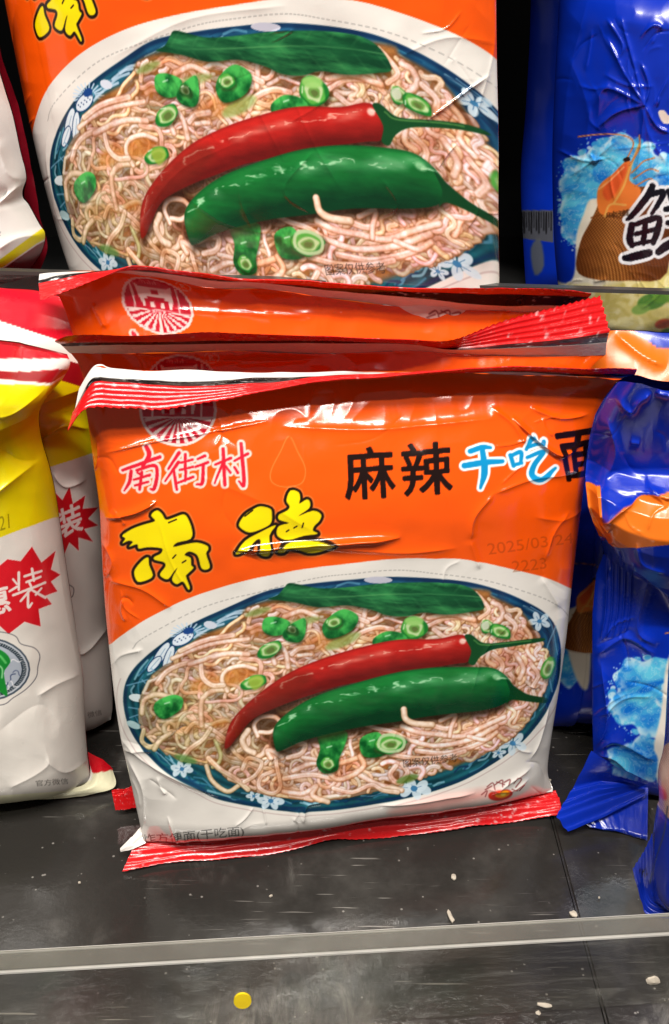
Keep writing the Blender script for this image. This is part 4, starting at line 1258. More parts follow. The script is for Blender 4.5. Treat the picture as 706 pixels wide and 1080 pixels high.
# third packet
F3 = Frame((0.0015, 0.046, 0.012), 6, 3)
R3 = [(42, 290), (60, 288), (85, 286), (110, 286), (129, 287), (150, 290), (172, 293), (231, 304), (286, 304.5), (340, 313), (435, 324.5), (513, 327.5), (560, 328), (616, 325)]
K3 = [(41, 295), (60, 291), (85, 288), (110, 286), (129, 285), (150, 286.5), (172, 288), (231, 296), (286, 299), (340, 306), (435, 313), (513, 322), (592, 321.5), (619, 319)]
S3 = [(41, 300), (60, 296), (85, 290), (110, 286.5), (129, 284), (150, 284.5), (172, 286.5), (231, 293.5), (286, 298), (340, 302), (435, 306), (513, 309.5), (592, 311.5), (621, 313)]
E3 = [(42.5, 316), (68, 307), (98, 296), (129, 283), (150, 281.5), (210, 289), (265, 297), (340, 298.5), (435, 303.6), (513, 304.8), (592, 306), (624, 309)]
B3 = follow(B1, R3, F3, 420, 400, 0.0)
h3, _, _ = body_height(B3, 23, 0.0115, r1=.30, creases=[([(98, 320), (112, 345)], .0012, 5), ([(180, 326), (260, 330), (330, 334)], .0007, 5)])
fin3 = px_lines(F3, [withn(R3, 0.0), withn(K3, .003), withn(S3, .0045), withn(E3, [.014, .012, .011, .010, .009])])
P3 = packet('third orange noodle packet from the front, whole round red gate emblem showing below its seal',
            B3, h3, art_at(B3), fin3, F3.ez, F3.o, seed=15)

# the packet on the upper tier
SC = 1.06
F4 = Frame(CAM + (np.array([-0.0127, 0.0575, 0.1411]) - CAM) * SC, -10.9, 0.5, 6.6)
LEFT4 = [(x - 4 - 20 * i / 13, y) for i, (x, y) in enumerate(LEFT1)]
RIGHT4 = [(x - 20 if 2 < i < 8 else x - 18, y) for i, (x, y) in enumerate(RIGHT1)]
TOP4 = [LEFT4[-1]] + [p for p in TOP1[2:-2]] + [RIGHT4[-1]]
BOT4 = [LEFT4[0]] + BOT1[1:-1] + [RIGHT4[0]]
B4a = Bag(F1, LEFT4, RIGHT4, BOT4, TOP4, NU, NV)
B4a.bulge(0.0165 * pillow(B4a.u, B4a.v, 4.0, .10, .27))
COL4 = ART_PLAIN.sample(B4a.x, B4a.y)
g4 = lambda P: loc_list(F1, P) * SC
B4 = Bag(F4, g4(LEFT4), g4(RIGHT4), g4(BOT4), g4(TOP4), NU, NV, True)
UP_CREASES = [
    ([(478, 64), (500, 52), (524, 70), (490, 98), (452, 126)], .0012, 3), ([(290, 44), (308, 32), (285, 34)], .0010, 3), ([(230, 150), (200, 110), (170, 60)], .0006, 4), ([(300, 170), (270, 110), (250, 60)], .0006, 4),
    ([(330, 160), (300, 200), (330, 226)], .0008, 4), ([(405, 190), (420, 215), (402, 230)], .0008, 4), ([(360, 200), (330, 150), (300, 80)], .0006, 5), ([(150, 230), (190, 180), (250, 150)], .0006, 5),
    ([(60, 100), (50, 160), (60, 220)], .0010, 5), ([(500, 130), (520, 60), (524, 10)], .0012, 4), ([(420, 60), (470, 40), (520, 44)], .0010, 6), ([(120, 60), (200, 20), (300, 6)], .0008, 8), ([(200, 210), (240, 236), (300, 250)], .0007, 5)]
UP_CREASES = [UP_CREASES[0]] + [(P, q * .55, w) for P, q, w in UP_CREASES[1:]]
h4, _, _ = body_height(B4, 33, 0.0165, UP_CREASES, amp=1.15)
h4 = h4.copy()
for sd_, n_, bx_, am_, ln_, w_ in ((31, 9, (150, 20, 500, 280), .00025, 90, 2.0), (32, 8, (480, 10, 530, 280), .0007, 40, 2.2), (33, 10, (20, 60, 80, 260), .0006, 40, 2.4)):
    folds(h4, B4.x.copy(), B4.y.copy(), sd_, n_, bx_, am_, ln_, w_)
P4 = packet('orange noodle packet on the upper tier, its top cut off by the frame',
            B4, h4, COL4, None, None, F4.o, seed=21)
top4, bot4 = F4.world(B4.S[-1]), F4.world(B4.S[0])
strip('top_seal', [top4 + F4.ez * z + F4.n * n for z, n in ((0, 0), (.006, .002), (.008, .003), (.018, .006))], [FWHITE, BLACK, RED], SEAL, P4, 260, 18, [0, 0, .0004], 4, .0012, F4.n, 8, .0016)
strip('bottom_seal', [bot4 + F4.ez * z + F4.n * n for z, n in ((0, 0), (-.004, .002), (-.012, .006))], [FWHITE, RED], SEAL, P4, 260, 8, [0, .0004], 4, .0012, F4.n, 9, .0016)

# ------------------------------------------------------------------ the white and yellow bags on the left
def simple_bag(name, label, cat, fr, art, left, right, bottom, top, H, pu, seed, nu, nv, mat, extra=None, group=None, backcol=GREY, r0=.12, r1=.2, crum=.00010, depth=.012, cscale=.03, hard=False, part='film_body'):
    t = thing(name, fr.o, label, cat, group)
    B = Bag(fr, left, right, bottom, top, nu, nv, False, hard)
    h = H * pillow(B.u, B.v, pu, r0, r1)
    B.bulge(h)
    x0, y0 = B.x.copy(), B.y.copy()
    h = h + crumple(x0, y0, seed, crum, cscale) * smooth01(np.minimum(B.u, 1 - B.u) * 20) + .003 * (fbm(x0 * .01, y0 * .01, seed + 4, 3) - .5)
    if extra:
        h = h.copy()
        extra(h, x0, y0, B)
    B.bulge(h)
    bag_body(part, B.world(), art.sample(x0, y0), mat, t, B.back(depth, pu, r0, r1), backcol)
    return t, B


WN = paint_white_near()
FW1 = Frame(on_level(50, 834, .003), 8, 2)
def fw1(h, x, y, B):
    ledge(h, x, y, [(-170, 500), (0, 448), (41, 429), (80, 404)], .007, 5, smooth01((1 - B.u) * 16) * smooth01((1 - B.v) * 12))
    crease(h, x, y, [(-30, 540), (20, 500), (45, 482)], .002, 8)
    crease(h, x, y, [(40, 735), (60, 722), (84, 712)], .0008, 5)
    crease(h, x, y, [(0, 770), (40, 745), (60, 760)], -.0007, 14)
    crease(h, x, y, [(60, 575), (70, 640), (84, 712)], .0006, 6)
    crease(h, x, y, [(50, 800), (70, 812), (92, 800)], .0009, 5)
    crease(h, x, y, [(10, 830), (50, 806), (48, 786)], .0007, 6)
    crease(h, x, y, [(0, 430), (20, 424), (50, 404)], .0014, 5)
    crease(h, x, y, [(0, 475), (20, 486), (44, 484)], -.0014, 9)
    folds(h, x, y, 67, 4, (-20, 360, 70, 440), .0005, 40, 2.4)
LW1, BW1 = simple_bag('noodle_bag', 'nearer white and yellow noodle bag, large red starburst and blue bowl, at lower left', 'noodle bag', FW1, WN,
                      [(-150, 850), (-152, 700), (-156, 560), (-160, 440), (-160, 345)],
                      [(96, 826), (92.6, 794), (90, 762), (88, 716), (81, 669), (74, 623), (64, 555), (58, 515), (52, 489), (44, 462), (41.5, 436), (50, 418), (66, 400), (74, 385), (71, 374)],
                      [(-150, 850), (0, 837), (60, 833), (96, 826)], [(-160, 345), (0, 359), (30, 364), (71, 374)],
                      .020, 3.2, 41, 420, 640, FILM_SOFT, fw1, 'white and yellow noodle bags', C(150, 20, 30), .12, .07)
def painted_strip(name, rows, art, parent, n=120, sub=10, mat=None, seed=1, wob=.0015, crimp=0.0, soft=True):
    L = [resample(np.asarray(l, float), n, soft) for l in ground_lines(rows)]
    W = []
    for k in range(len(L) - 1):
        for j in range(sub + (k == len(L) - 2)):
            f = j / sub
            W.append(L[k] * (1 - f) + L[k + 1] * f)
    W = np.stack(W)
    x, y = project(W)
    U, Vv = np.meshgrid(np.linspace(0, 1, n), np.linspace(0, 1, W.shape[0]))
    W[..., 2] += wob * (fbm(U * 9, Vv * 3, seed, 3) - .5) + crimp * np.sin(Vv * 40)
    return add_mesh(name, W.reshape(-1, 3), grid_faces(*W.shape[:2]), mat or SEAL, parent, art.sample(x.astype(F32), y.astype(F32)).reshape(-1, 3))
painted_strip('bottom_seal', [[(-150, 852, .007), (0, 838, .007), (69, 832, .007), (94, 822, .008), (93, 793, .012)], [(-150, 860, .005), (0, 842, .005), (69, 837, .005), (100, 828, .006), (108, 800, .009)], [(-150, 868, .002), (0, 846.5, .002), (69, 841.5, .002), (119, 832, .003), (119, 811, .005)]], WN, LW1, 160, 10, None, 4)

WF = paint_white_far()
FW2 = Frame(on_level(104, 768, .003), 6, 2)
def fw2(h, x, y, B):
    ledge(h, x, y, [(-90, 440), (42, 424), (100, 404)], .006, 6, smooth01((1 - B.u) * 12) * smooth01((1 - B.v) * 12))
    crease(h, x, y, [(44, 462), (70, 448), (96, 452)], .0018, 5)
    crease(h, x, y, [(84, 690), (98, 680), (114, 660)], .0016, 5)
    crease(h, x, y, [(56, 500), (70, 512), (90, 506)], .0014, 4)
    crease(h, x, y, [(0, 325), (50, 330), (100, 345)], .0010, 5)
simple_bag('noodle_bag', 'farther white and yellow noodle bag, wedged between nearer white bag and orange packets', 'noodle bag', FW2, WF,
           [(-62, 780), (-62, 600), (-64, 450), (-70, 292)],
           [(117, 758), (119, 740), (116, 690), (112, 640), (110, 580), (106, 520), (104, 470), (106, 430), (112, 395), (110, 362), (84, 318)],
           [(-62, 780), (40, 772), (92, 768), (117, 758)], [(-70, 292), (0, 303), (41, 306.5), (84, 318)],
           .016, 3.0, 57, 360, 560, FILM_SOFT, fw2, 'white and yellow noodle bags', C(150, 20, 30), .12, .06)

WH = paint_white_high()
FW3 = Frame(CAM + (np.array([-0.10, 0.075, 0.134]) - CAM) * 1.0, -6, 1)
def fw3(h, x, y, B):
    crease(h, x, y, [(-10, 222), (8, 208), (27, 192)], .004, 6)
    crease(h, x, y, [(-30, 236), (-4, 214), (10, 200)], -.003, 6)
    crease(h, x, y, [(0, 150), (10, 180), (26, 190)], .0016, 5)
    crease(h, x, y, [(0, 262), (20, 250), (44, 246)], .0012, 4)
LW3, BW3 = simple_bag('noodle_bag', 'white noodle bag with yellow diagonal stripe, cut off at far left of the upper tier', 'noodle bag', FW3, WH,
           [(-120, 330), (-122, 200), (-125, 60), (-130, -50)],
           [(30, 287), (44, 266), (48, 247), (42, 236), (31, 216), (25, 206), (28, 186), (22, 160), (14, 122), (5, 92), (-4, 60), (-14, 0), (-20, -50)],
           [(-120, 330), (-40, 302), (0, 290), (30, 287)], [(-130, -50), (-80, -50), (-50, -50), (-20, -50)],
           .022, 2.6, 71, 240, 300, FILM_SOFT, fw3, None, C(130, 16, 34))
Bk = Bag(FW3, [(-118, 332, -.012), (-128, -60, -.012)], [(40, 290, -.012), (50, 262, -.012), (43, 232, -.012), (39, 206, -.012), (28, 150, -.012), (16, 100, -.012), (0, 50, -.012), (-14, -60, -.012)],
         [(-118, 332, -.012), (40, 290, -.012)], [(-128, -60, -.012), (-14, -60, -.012)], 40, 160)
bk = Bk.S[:, 22:]
add_mesh('side_edge', FW3.world(bk + np.stack([0 * bk[..., 0], 0 * bk[..., 0], .002 * (fbm(bk[..., 0] * 300, bk[..., 1] * 90, 3, 3) - .5)], -1)).reshape(-1, 3), grid_faces(*bk.shape[:2]), FILM, LW3, np.tile(C(120, 14, 30), (bk.shape[0] * bk.shape[1], 1)))

# ------------------------------------------------------------------ the blue bags on the right
BH = paint_blue_high()
FB1 = Frame((0.115, 0.100, 0.132), -6, 1)
def fb1(h, x, y, B):
    for P, a, w in [([(679, 110), (660, 80), (640, 40)], .0022, 3.5), ([(679, 110), (666, 60), (655, 20)], .0018, 3), ([(679, 110), (640, 92), (626, 110)], .0020, 5), ([(679, 110), (650, 118), (630, 134)], .0018, 4), ([(679, 110), (676, 150), (670, 190)], .0016, 4),
                    ([(679, 110), (684, 90), (676, 66)], .002, 3), ([(679, 110), (692, 132), (706, 140)], .002, 3), ([(640, 20), (656, 46), (654, 60)], .0016, 3), ([(690, 108), (700, 84), (690, 70), (694, 110)], .0018, 2.6),
                    ([(676, 36), (690, 26), (702, 34), (690, 44)], .0016, 3), ([(640, 296), (650, 284), (648, 292), (626, 296)], .0012, 3), ([(622, 162), (628, 170), (632, 166)], .0012, 2.5), ([(600, 60), (620, 120), (610, 200)], .0014, 10), ([(620, 0), (600, 80), (592, 160)], .0012, 8)]:
        crease(h, x, y, P, a * .6, w * .9)
    folds(h, x, y, 61, 26, (595, 0, 720, 180), .0007, 50, 2.2)
    folds(h, x, y, 62, 8, (595, 160, 720, 300), .0005, 40, 2.2)
BLUE_FOLDS = lambda seed, n, bx, am=.0012, ln=40, w=3.0: (lambda h, x, y: folds(h, x, y, seed, n, bx, am, ln, w))
simple_bag('seafood_noodle_bag', 'blue noodle bag with shrimp in basket and black brush character, on the upper tier', 'noodle bag', FB1, BH,
           [(598, 356), (590, 310), (585, 260), (583, 200), (583, 150), (585, 100), (588, 40), (591, -20), (594, -66)],
           [(860, 356), (866, 200), (868, 60), (862, -66)],
           [(598, 356), (680, 360), (780, 360), (860, 356)], [(594, -66), (680, -70), (780, -70), (862, -66)],
           .030, 2.2, 83, 360, 380, FILM_BLUE, fb1, 'blue seafood noodle bags', C(14, 30, 120), .10, .2, .00025)
BD = paint_blue_dark()
FB2 = Frame((0.085, 0.21, 0.132), 4, 1)
simple_bag('seafood_noodle_bag', 'dark blue noodle bag in deep shade behind the shrimp bag, pale barcode on its side', 'noodle bag', FB2, BD,
           [(556, 320), (552, 250), (550, 180), (556, 100), (560, 0), (560, -60)], [(664, 320), (668, 200), (668, 60), (664, -60)],
           [(556, 320), (664, 320)], [(560, -60), (664, -60)], .016, 2.4, 91, 160, 240, FILM_BLUE, None, 'blue seafood noodle bags', C(10, 20, 90))

BN = paint_blue_near()
FB3 = Frame(on_level(660, 834, .004), -8, 1)
def fb3(h, x, y, B):
    ledge(h, x, y, [(600, 552), (637, 564), (645, 572), (660, 588), (684, 605), (706, 622), (760, 640), (860, 640)], .006, 5, smooth01(B.u * 9))
    h -= .005 * pillow(B.u, B.v, 3.0, .12, .04) * smooth01((510 - y) / 20)
    up = smooth01((500 - y + (x - 632) * -.21) / 18 + .5)
    h += -.0 * up
    for P, a, w in [([(632, 545), (650, 528), (668, 514)], .003, 4), ([(628, 505), (632, 540)], .003, 3.5), ([(640, 552), (632, 545)], .002, 3), ([(680, 502), (700, 512), (720, 506)], .002, 4), ([(618, 512), (624, 545), (640, 562)], .0022, 4),
                    ([(650, 418), (664, 430), (672, 420), (684, 410)], .0018, 4), ([(640, 440), (648, 470), (640, 496)], .002, 7), ([(664, 462), (674, 464)], .0012, 3), ([(690, 405), (706, 410)], .002, 4),
                    ([(684, 605), (672, 660), (690, 680)], .0018, 6), ([(628, 690), (660, 672), (690, 690)], .0014, 6), ([(630, 790), (650, 780), (690, 800)], .002, 6), ([(626, 793), (650, 800), (680, 832)], .0016, 5), ([(634, 700), (640, 760), (626, 790)], .0018, 6)]:
        crease(h, x, y, P, a, w)
    folds(h, x, y, 63, 7, (630, 408, 720, 490), .0004, 40, 2.2)
    folds(h, x, y, 64, 8, (622, 500, 720, 600), .0009, 34, 2.2)
    folds(h, x, y, 65, 14, (628, 600, 720, 820), .0009, 50, 2.4)
    for k in range(5):       # the ribs of the vertical back seam showing through
        crease(h, x, y, [(640 + 6.5 * k, 584), (639 + 6.2 * k, 640), (634 + 6 * k, 672)], .0012, 1.8)
B3L = [(626, 793, 0), (625, 760, 0), (625, 716, 0), (625, 649, 0), (629, 606, 0), (637, 584, .002), (633, 568, .010), (626, 550, .014), (620, 532, .016), (618, 512, .014), (617.5, 500, .010), (619, 485, .008), (622, 462, .011), (628, 438, .015), (637, 421, .018), (650, 404, .021)]
LB1, BB3 = simple_bag('seafood_noodle_bag', 'crumpled blue noodle bag with wide orange band, on lower shelf beside the front orange packet', 'noodle bag', FB3, BN,
           B3L, [(850, 862, 0), (856, 700, 0), (858, 610, .001), (858, 560, .014), (858, 490, .008), (850, 400, .021)],
           [(626, 793, 0), (643, 816, 0), (668, 829, 0), (684, 836, 0), (760, 852, 0), (850, 862, 0)], [(650, 404, .021), (660, 398, .021), (672, 396, .021), (690, 401, .021), (720, 403, .021), (850, 400, .021)],
           .005, 3.0, 101, 360, 420, FILM_BLUE, fb3, 'blue seafood noodle bags', C(14, 30, 120), .12, .04, .0001, .010, .028, True)
painted_strip('bottom_seal', [[(624, 792, .030), (646, 806, .028), (684, 824, .022)], [(606, 828, .016), (636, 822, .016), (680, 828, .015)], [(594, 848, .012), (630, 834, .014), (672, 828, .014)], [(587, 861, .010), (640, 842, .011), (679, 829, .012)], [(599, 878, .004), (640, 861, .006), (682, 839, .010)]], BN, LB1, 140, 22, FILM_BLUE, 6, .0005, .0004, False)
painted_strip('seal_flap', [[(612, 866, .003), (645, 850, .006), (684, 826, .010)], [(624, 873, .002), (655, 876, .002), (683, 885, .002)], [(640, 874, .001), (662, 880, .001), (683, 887, .001)]], BN, LB1, 80, 12, FILM_BLUE, 8, .001, 0, False)

BB = paint_blue_back()
FB4 = Frame(on_level(600, 764, .003), -4, 2)
simple_bag('seafood_noodle_bag', 'shaded blue noodle bag behind the crumpled one, its orange band peeping over the top', 'noodle bag', FB4, BB,
           [(560, 768), (572, 700), (578, 600), (590, 450), (600, 352)], [(820, 780), (826, 600), (826, 450), (822, 356)], [(560, 768), (600, 764), (622, 760), (820, 780)], [(600, 352), (645, 348.5), (680, 349), (706, 351), (822, 356)],
           .016, 3.0, 111, 240, 240, FILM_BLUE, lambda h, x, y, B: crease(h, x, y, [(650, 352), (676, 372), (700, 384)], .002, 6), 'blue seafood noodle bags', C(14, 30, 120))
BE = paint_blue_edge()
FB5 = Frame(on_level(690, 966, .003), -24, 2)
LB5, _ = simple_bag('seafood_noodle_bag', 'nearest blue noodle bag with pinkish net print, at right edge by the clear strip', 'noodle bag', FB5, BE,
           [(690, 950), (688, 915), (689, 880), (693, 851), (695, 843), (694, 814), (700, 787), (703, 740), (706, 690), (709, 640)], [(820, 960), (830, 800), (830, 640)], [(690, 950), (720, 958), (760, 960), (820, 960)], [(709, 640), (750, 636), (800, 636), (830, 640)],
           .014, 2.6, 121, 160, 300, FILM_BLUE, None, 'blue seafood noodle bags', C(14, 30, 120))
painted_strip('bottom_seal', [[(688, 880, .036), (692, 920, .020), (704, 944, .012), (760, 950, .012)], [(678, 900, .028), (680, 935, .012), (696, 956, .007), (760, 962, .007)], [(667, 918, .020), (677, 952, .006), (690, 968, .002), (760, 976, .002)]], BE, LB5, 120, 12, FILM_BLUE, 6, .0015, .0006)

# ------------------------------------------------------------------ shelf, clear strips, back panel, added overhead shade board
def shelf_material():
    m, nt, out = nodes_of('scuffed_shelf')
    L = nt.links.new
    b = N(nt, 'ShaderNodeBsdfPrincipled', **{'Specular IOR Level': 0.55})
    tc = N(nt, 'ShaderNodeTexCoord')
    def noise(scale, det, rough=.6, vec=None, dist=0.0):
        n = N(nt, 'ShaderNodeTexNoise', Scale=scale, Detail=det, Roughness=rough, Distortion=dist)
        L(vec or tc.outputs['Object'], n.inputs['Vector'])
        return n.outputs['Fac']
    def ramp(v, a, b_, lo=0.0, hi=1.0):
        r = N(nt, 'ShaderNodeMapRange', interpolation_type='SMOOTHSTEP')
        for k, q in (('From Min', a), ('From Max', b_), ('To Min', lo), ('To Max', hi)):
            r.inputs[k].default_value = q
        L(v, r.inputs['Value'])
        return r.outputs['Result']
    def math2(op, a, b_):
        n = N(nt, 'ShaderNodeMath', operation=op)
        for i, q in enumerate((a, b_)):
            if isinstance(q, float):
                n.inputs[i].default_value = q
            else:
                L(q, n.inputs[i])
        return n.outputs[0]
    def mapped(rot, sc):
        n = N(nt, 'ShaderNodeMapping')
        n.inputs['Rotation'].default_value = (0, 0, rot)
        n.inputs['Scale'].default_value = sc
        L(tc.outputs['Object'], n.inputs['Vector'])
        return n.outputs['Vector']
    dust = ramp(noise(14, 6, .65), .48, .78)
    smear = math2('MULTIPLY', ramp(noise(13, 5, .6, mapped(.5, (1, .8, 1)), .8), .52, .72), ramp(noise(90, 5, .75, mapped(.4, (1.6, .5, 1)), .6), .40, .70))
    s1 = math2('MULTIPLY', ramp(noise(40, 2, .5, mapped(.35, (1, 26, 1))), .66, .70), ramp(noise(11, 3), .5, .66))
    s2 = math2('MULTIPLY', ramp(noise(34, 2, .5, mapped(-.9, (1, 30, 1))), .67, .71), ramp(noise(13, 3, .6, mapped(2.0, (1, 1, 1))), .52, .68))
    vo = N(nt, 'ShaderNodeTexVoronoi', Scale=330.0)
    L(tc.outputs['Object'], vo.inputs['Vector'])
    speck = math2('MULTIPLY', ramp(vo.outputs['Distance'], .16, .10), ramp(noise(120, 2), .56, .62))
    tot = math2('ADD', math2('ADD', math2('MULTIPLY', dust, .08), math2('MULTIPLY', smear, .32)), math2('ADD', math2('MULTIPLY', math2('ADD', s1, s2), .42), math2('MULTIPLY', speck, .32)))
    mx = N(nt, 'ShaderNodeMix', data_type='RGBA')
    mx.inputs['A'].default_value = (.024, .022, .020, 1)
    mx.inputs['B'].default_value = (.62, .58, .53, 1)
    L(tot, mx.inputs['Factor'])
    L(mx.outputs['Result'], b.inputs['Base Color'])
    L(math2('ADD', ramp(noise(22, 5), .3, .7, .09, .2), math2('MULTIPLY', tot, .3)), b.inputs['Roughness'])
    bp = N(nt, 'ShaderNodeBump', Strength=.12, Distance=.001)
    L(noise(240, 3), bp.inputs['Height'])
    L(bp.outputs['Normal'], b.inputs['Normal'])
    L(b.outputs['BSDF'], out.inputs['Surface'])
    return m


def plain(name, col, rough, spec=.5, scale=60.0, var=.25):
    m, nt, out = nodes_of(name)
    b = N(nt, 'ShaderNodeBsdfPrincipled', Roughness=rough, **{'Specular IOR Level': spec})
    tc, n, r = N(nt, 'ShaderNodeTexCoord'), N(nt, 'ShaderNodeTexNoise', Scale=scale, Detail=4.0), N(nt, 'ShaderNodeMix', data_type='RGBA')
    r.inputs['A'].default_value = tuple(c * (1 - var) for c in col) + (1,)
    r.inputs['B'].default_value = tuple(min(1, c * (1 + var)) for c in col) + (1,)
    nt.links.new(tc.outputs['Object'], n.inputs['Vector'])
    nt.links.new(n.outputs['Fac'], r.inputs['Factor'])
    nt.links.new(r.outputs['Result'], b.inputs['Base Color'])
    nt.links.new(b.outputs['BSDF'], out.inputs['Surface'])
    return m


def clear_material():
    """Scratched clear acrylic: transparent with a Fresnel gloss and a little haze of wear."""
    m, nt, out = nodes_of('clear_acrylic')
    L = nt.links.new
    tr, gl, df = N(nt, 'ShaderNodeBsdfTransparent', Color=(.93, .93, .91, 1)), N(nt, 'ShaderNodeBsdfGlossy', Roughness=.06), N(nt, 'ShaderNodeBsdfDiffuse', Color=(.6, .58, .54, 1))
    fr, tc = N(nt, 'ShaderNodeFresnel', IOR=1.49), N(nt, 'ShaderNodeTexCoord')
    mp = N(nt, 'ShaderNodeMapping')
    mp.inputs['Rotation'].default_value = (0, .5, 0)
    mp.inputs['Scale'].default_value = (1, 1, 9)
    n1, r1 = N(nt, 'ShaderNodeTexNoise', Scale=50.0, Detail=4.0, Roughness=.7), N(nt, 'ShaderNodeMapRange')
    r1.inputs['From Min'].default_value, r1.inputs['From Max'].default_value = .55, .8
    r1.inputs['To Min'].default_value, r1.inputs['To Max'].default_value = .015, .16
    m1, m2 = N(nt, 'ShaderNodeMixShader'), N(nt, 'ShaderNodeMixShader')
    L(tc.outputs['Object'], mp.inputs['Vector'])
    L(mp.outputs['Vector'], n1.inputs['Vector'])
    L(n1.outputs['Fac'], r1.inputs['Value'])
    L(r1.outputs['Result'], m1.inputs['Fac'])
    L(tr.outputs[0], m1.inputs[1])
    L(df.outputs[0], m1.inputs[2])
    ge, sub = N(nt, 'ShaderNodeNewGeometry'), N(nt, 'ShaderNodeMath', operation='MULTIPLY')
    inv = N(nt, 'ShaderNodeMath', operation='SUBTRACT')
    inv.inputs[0].default_value = 1.0
    L(ge.outputs['Backfacing'], inv.inputs[1])
    L(fr.outputs[0], sub.inputs[0])
    L(inv.outputs[0], sub.inputs[1])
    L(sub.outputs[0], m2.inputs['Fac'])
    L(m1.outputs[0], m2.inputs[1])
    L(gl.outputs[0], m2.inputs[2])
    L(m2.outputs[0], out.inputs['Surface'])
    return m


SHELF = shelf_material()
PANEL = plain('dark_panel', (.005, .005, .005), .6, .3)
CLEAR = clear_material()
def half_clear(name, col, k):
    m = plain(name, col, .28, .6, 90.0, .3)
    nt = m.node_tree
    out = [n for n in nt.nodes if n.type == 'OUTPUT_MATERIAL'][0]
    bs = [n for n in nt.nodes if n.type == 'BSDF_PRINCIPLED'][0]
    t, mx = N(nt, 'ShaderNodeBsdfTransparent', Color=(.9, .9, .88, 1)), N(nt, 'ShaderNodeMixShader', Fac=k)
    nt.links.new(bs.outputs[0], mx.inputs[1])
    nt.links.new(t.outputs[0], mx.inputs[2])
    nt.links.new(mx.outputs[0], out.inputs['Surface'])
    return m
EDGE = half_clear('sawn_acrylic_edge', (.27, .26, .235), .72)
UPPER_EDGE = plain('dark_acrylic_edge', (.05, .048, .045), .3, .6, 90.0, .3)

a, b = on_level(0, 1003, .030), on_level(706, 963, .030)
dx = b - a
yaw = math.atan2(dx[1], dx[0])
# two dark boards meet in a seam that runs front to back
sa, sb = on_level(584, 872, 0), on_level(640, 1082, 0)
sd = (sa - sb) / np.linalg.norm(sa - sb)
def board(name, left_side):
    s = -1 if left_side else 1
    gap = .00015
    nrm = np.array([sd[1], -sd[0], 0])
    p0, p1 = sb - sd * .03 + nrm * s * gap, sa + sd * .26 + nrm * s * gap
    far = .62 * s
    Q = [p0, p1, p1 + np.array([far, .04 * s, 0]), p0 + np.array([far, .04 * s, 0])]
    if not left_side:
        Q = [Q[0], Q[3], Q[2], Q[1]]
    Q = [Q[0], Q[3], Q[2], Q[1]] if False else Q
    import bmesh
    bm = bmesh.new()
    vs = [bm.verts.new((float(q[0]), float(q[1]), -0.012)) for q in Q]
    f = bm.faces.new(vs)
    ext = bmesh.ops.extrude_face_region(bm, geom=[f])
    for v in [e for e in ext['geom'] if isinstance(e, bmesh.types.BMVert)]:
        v.co.z = 0.0
    bmesh.ops.recalc_face_normals(bm, faces=bm.faces[:])
    bmesh.ops.bevel(bm, geom=[e for e in bm.edges if all(abs(v.co.z) < 1e-6 for v in e.verts)], offset=.0008, segments=2, affect='EDGES')
    me = bpy.data.meshes.new(name)
    bm.to_mesh(me)
    bm.free()
    me.materials.append(SHELF)
    o = bpy.data.objects.new(name, me)
    COL.objects.link(o)
    o['kind'] = 'structure'
    o['label'] = 'scuffed dark %s shelf board under the %s' % (('wide', 'orange packets') if left_side else ('narrow', 'blue bags'))
    return o
board('shelf', True)
board('shelf', False)
o = box('shelf_base', -.8, .8, -.16, .45, -.05, -.013, PANEL)
o['kind'] = 'structure'
o = box('upper_shelf_and_shade', -.6, .6, .070, .30, .116, .1285, PANEL)
o['kind'] = 'structure'
o = box('upper_shelf_and_shade', -.7, .7, .055, .32, .40, .415, PANEL)  # unseen overhead board, added to keep lamp light off the rear
o['kind'] = 'structure'
o = box('back_panel', -.8, .8, .30, .31, -.04, .9, PANEL)
o['kind'] = 'structure'

# clear strip along the front of the lower shelf
c = (a + b) / 2
fence = thing('shelf_divider', (c[0], c[1], 0), 'clear acrylic strip with grey scratched top edge running along the lower shelf front', 'shelf strip')
box('clear_panel', -.6, .6, -.0060, 0, .0005, .0292, CLEAR, yaw, (c[0], c[1], 0), 0, fence)
box('top_edge', -.6, .6, -.0062, .0002, .0292, .0300, EDGE, yaw, (c[0], c[1], 0), .0003, fence)
BRIGHT = half_clear('painted_edge_glint', (.62, .60, .56), .25)  # pale colour paints the bright glint line along the strip's corners
box('edge_glint', -.6, .6, -.0066, -.0058, .0286, .0296, BRIGHT, yaw, (c[0], c[1], 0), .0002, fence)
box('edge_glint', -.6, .6, -.0003, .0005, .0288, .0297, BRIGHT, yaw, (c[0], c[1], 0), .0002, fence)
# clear strip of the upper tier
fy = .060
def at_y(x, y, Y):
    r = ray(x, y)
    return CAM + r * ((Y - CAM[1]) / r[1])
ua, ub = at_y(0, 285.5, fy - .004), at_y(706, 307, fy + .002)
uf = thing('shelf_divider', ((ua + ub) / 2)[:3] * [1, 1, 0] + [0, 0, .128], 'dark clear acrylic strip along the upper tier, in front of the upper blue bag', 'shelf strip')
mid = (ua + ub) / 2
def slab(name, p, q, z0, z1, t, mat, parent):
    n = np.array([-(q - p)[1], (q - p)[0], 0])
    n = n / np.linalg.norm(n) * t
    p2, q2 = p - (q - p) * .35, q + (q - p) * .35
    V = np.array([w + d + np.array([0, 0, z]) for z in (z0, z1) for d in (n * 0, n) for w in (p2, q2)])
    Fq = np.array([[0, 1, 3, 2], [4, 6, 7, 5], [0, 4, 5, 1], [2, 3, 7, 6], [0, 2, 6, 4], [1, 5, 7, 3]])
    return add_mesh(name, V, Fq, mat, parent, None, False)
slab('clear_panel', ua, ub, -.044, -.0012, .003, CLEAR, uf)
slab('top_edge', ua, ub, -.0012, 0.0, .0032, UPPER_EDGE, uf)

